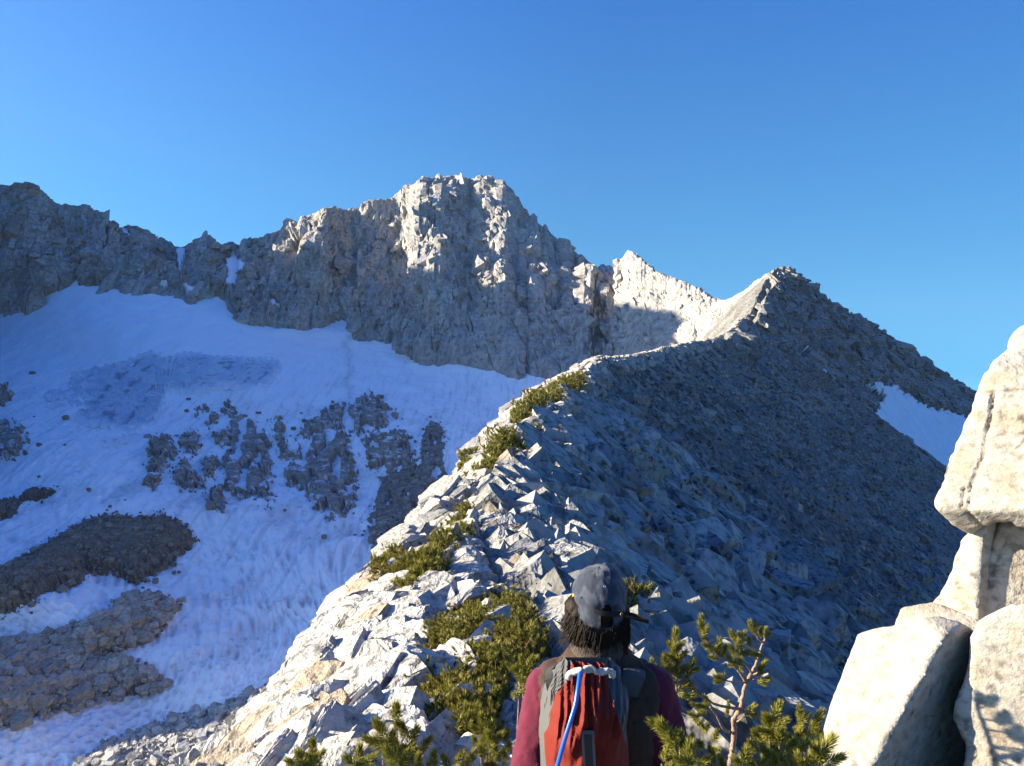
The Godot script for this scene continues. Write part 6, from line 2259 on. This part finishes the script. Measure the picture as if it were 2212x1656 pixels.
	# the pine thicket along the bottom, right of the hiker
	var sprays := func(label: String, list: Array, k: float, u0: float, v0: float, root_u: float, root_v: float, root_d: float) -> void:
		var b := P(u0 + k * root_u, v0 + k * root_v, root_d)
		b.y = ridge_y(b.x, -b.z)
		var o := thing("pine_thicket", label, "shrub", b, "pine thickets round the hiker")
		for q in list:
			var tip := P(u0 + k * q[0], v0 + k * q[1], q[2])
			var foot := Vector3(lerpf(tip.x, b.x, 0.55), ridge_y(lerpf(tip.x, b.x, 0.55), -tip.z + 0.1) - 0.02, tip.z + 0.1)
			var a := deg_to_rad(q[4])
			var dir := Vector3(sin(a), cos(a), 0.2)
			var path := spline(PackedVector3Array([foot - b, foot.lerp(tip, 0.55) + Vector3(0, -0.05, 0) - b, tip - dir * 0.06 - b]), 10)
			var rad := PackedFloat32Array()
			for i in 10: rad.append(lerpf(0.007, 0.003, i / 9.0))
			obj("branch", tube_mesh(path, rad, 6), M.bark, o)
			var size: float = 1.2 * q[3] * k / F * q[2]
			for j in 4:      # a shoot and its side shoots
				var d2 := dir + Vector3(rng.randfn(), rng.randfn() * 0.4, rng.randfn()) * (0.0 if j == 0 else 0.55)
				var m := obj("needle_tuft", tuft_meshes[rng.randi() % tuft_meshes.size()], M.needles, o)
				m.transform = grow(tip - dir.normalized() * size * (0.45 + 0.5 * j) + rnd_dir() * size * 0.12 * j - b, d2, size * (1.0 if j == 0 else 0.8), rng.randf() * TAU)
	sprays.call("pine thicket of long yellow-green needles below the little twisted pine", [[120, 1400, 1.75, 190, -30], [70, 1350, 1.78, 150, -60], [170, 1470, 1.75, 150, 20], [290, 1480, 2.0, 120, 30], [300, 1590, 1.7, 190, 0], [250, 1640, 1.7, 160, -40], [400, 1640, 1.75, 130, 40], [560, 1650, 2.1, 120, -20], [720, 1600, 1.9, 150, 10], [700, 1660, 1.85, 150, -40], [500, 1440, 2.5, 100, 10], [470, 1560, 2.3, 100, -20]], 0.28245, 1404.0, 1188.0, 350, 1900, 2.0)
	sprays.call("pine thicket growing in front of the large leaning boulder", [[960, 1260, 2.5, 150, 15], [920, 1320, 2.5, 130, -40], [990, 1340, 2.48, 120, 50], [1150, 1255, 2.55, 110, -10], [1170, 1300, 2.55, 100, 40], [1280, 1310, 2.6, 140, 20], [1290, 1400, 2.6, 110, -10], [880, 1400, 2.45, 120, -60], [820, 1440, 2.4, 110, -30], [1000, 1450, 2.4, 140, -10], [1060, 1520, 2.35, 140, 35], [1130, 1450, 2.4, 120, 10], [1180, 1500, 2.3, 130, 50], [1330, 1530, 1.95, 210, 30], [1280, 1600, 1.95, 180, -15], [1390, 1620, 1.95, 160, 60], [900, 1560, 2.3, 130, -40], [960, 1640, 2.2, 120, 0], [1100, 1640, 2.1, 120, 30], [780, 1520, 2.4, 110, -20], [850, 1640, 2.3, 110, 40]], 0.28245, 1404.0, 1188.0, 1050, 1950, 2.4)
	sprays.call("pine thicket in front of the large shrub at the hiker's left", [[1120, 1260, 2.3, 150, 0], [1010, 1400, 2.2, 180, -25], [960, 1480, 2.2, 150, -60], [1070, 1480, 2.2, 160, 20], [1240, 1440, 2.3, 150, 30], [1180, 1400, 2.3, 130, -10], [1080, 1590, 2.0, 160, -30], [1180, 1600, 2.0, 140, 30], [1340, 1490, 2.3, 120, 40], [1400, 1600, 2.2, 120, 10], [1500, 1640, 2.2, 120, -20], [830, 1580, 2.1, 150, 10], [780, 1640, 2.05, 140, -40], [900, 1620, 2.05, 130, 50], [1290, 1640, 2.1, 130, 0], [1600, 1600, 2.4, 110, 30]], 0.2824, 540.0, 1188.0, 1150, 1950, 2.2)
	sprays.call("pine sprays sprouting among the slabs at the bottom of the left slope", [[480, 1520, 2.9, 130, 0], [440, 1590, 2.85, 120, -50], [530, 1580, 2.85, 110, 40], [390, 1620, 2.8, 150, -15], [340, 1650, 2.8, 120, -50], [460, 1650, 2.8, 110, 35]], 0.2824, 540.0, 1188.0, 430, 1850, 2.85)
	sprays.call("small bright pine sprays at the hiker's left shoulder", [[2080, 870, 3.0, 100, -10], [2120, 930, 3.0, 120, 30], [2050, 950, 2.95, 110, -35], [2140, 850, 3.05, 80, 30], [1990, 900, 3.0, 80, -40], [2180, 870, 3.0, 90, 20]], 0.2824, 540.0, 1188.0, 2120, 1150, 3.0)
	sprays.call("ragged pine sprays over pale rocks at the hiker's left elbow", [[1780, 1330, 2.6, 130, -10], [1740, 1390, 2.6, 110, -50], [1830, 1390, 2.6, 120, 30], [1840, 1460, 2.5, 120, -20], [1900, 1440, 2.5, 100, 40], [1960, 1440, 2.6, 110, 10], [1790, 1560, 2.4, 120, -30], [1700, 1590, 2.4, 110, 20]], 0.2824, 540.0, 1188.0, 1830, 1800, 2.5)

func _ready() -> void:
	rng.seed = 12
	setup()
	make_noise()
	make_mats()
	var t0 := Time.get_ticks_msec()
	make_stones()
	hiker_mats()
	make_shoots()
	headwall()
	left_wall()
	valley()
	print("headwall ", Time.get_ticks_msec() - t0)
	glacier()
	print("glacier ", Time.get_ticks_msec() - t0)
	basin()
	print("basin ", Time.get_ticks_msec() - t0)
	ridge_tables()
	ridge()
	print("ridge ", Time.get_ticks_msec() - t0)
	peak()
	snow_patches()
	print("peak ", Time.get_ticks_msec() - t0)
	ridge_stones()
	peak_stones()
	print("stones ", Time.get_ticks_msec() - t0)
	boulder_stack()
	print("boulders ", Time.get_ticks_msec() - t0)
	hiker()
	print("hiker ", Time.get_ticks_msec() - t0)
	shrubs()
	pines()
	print("plants ", Time.get_ticks_msec() - t0)
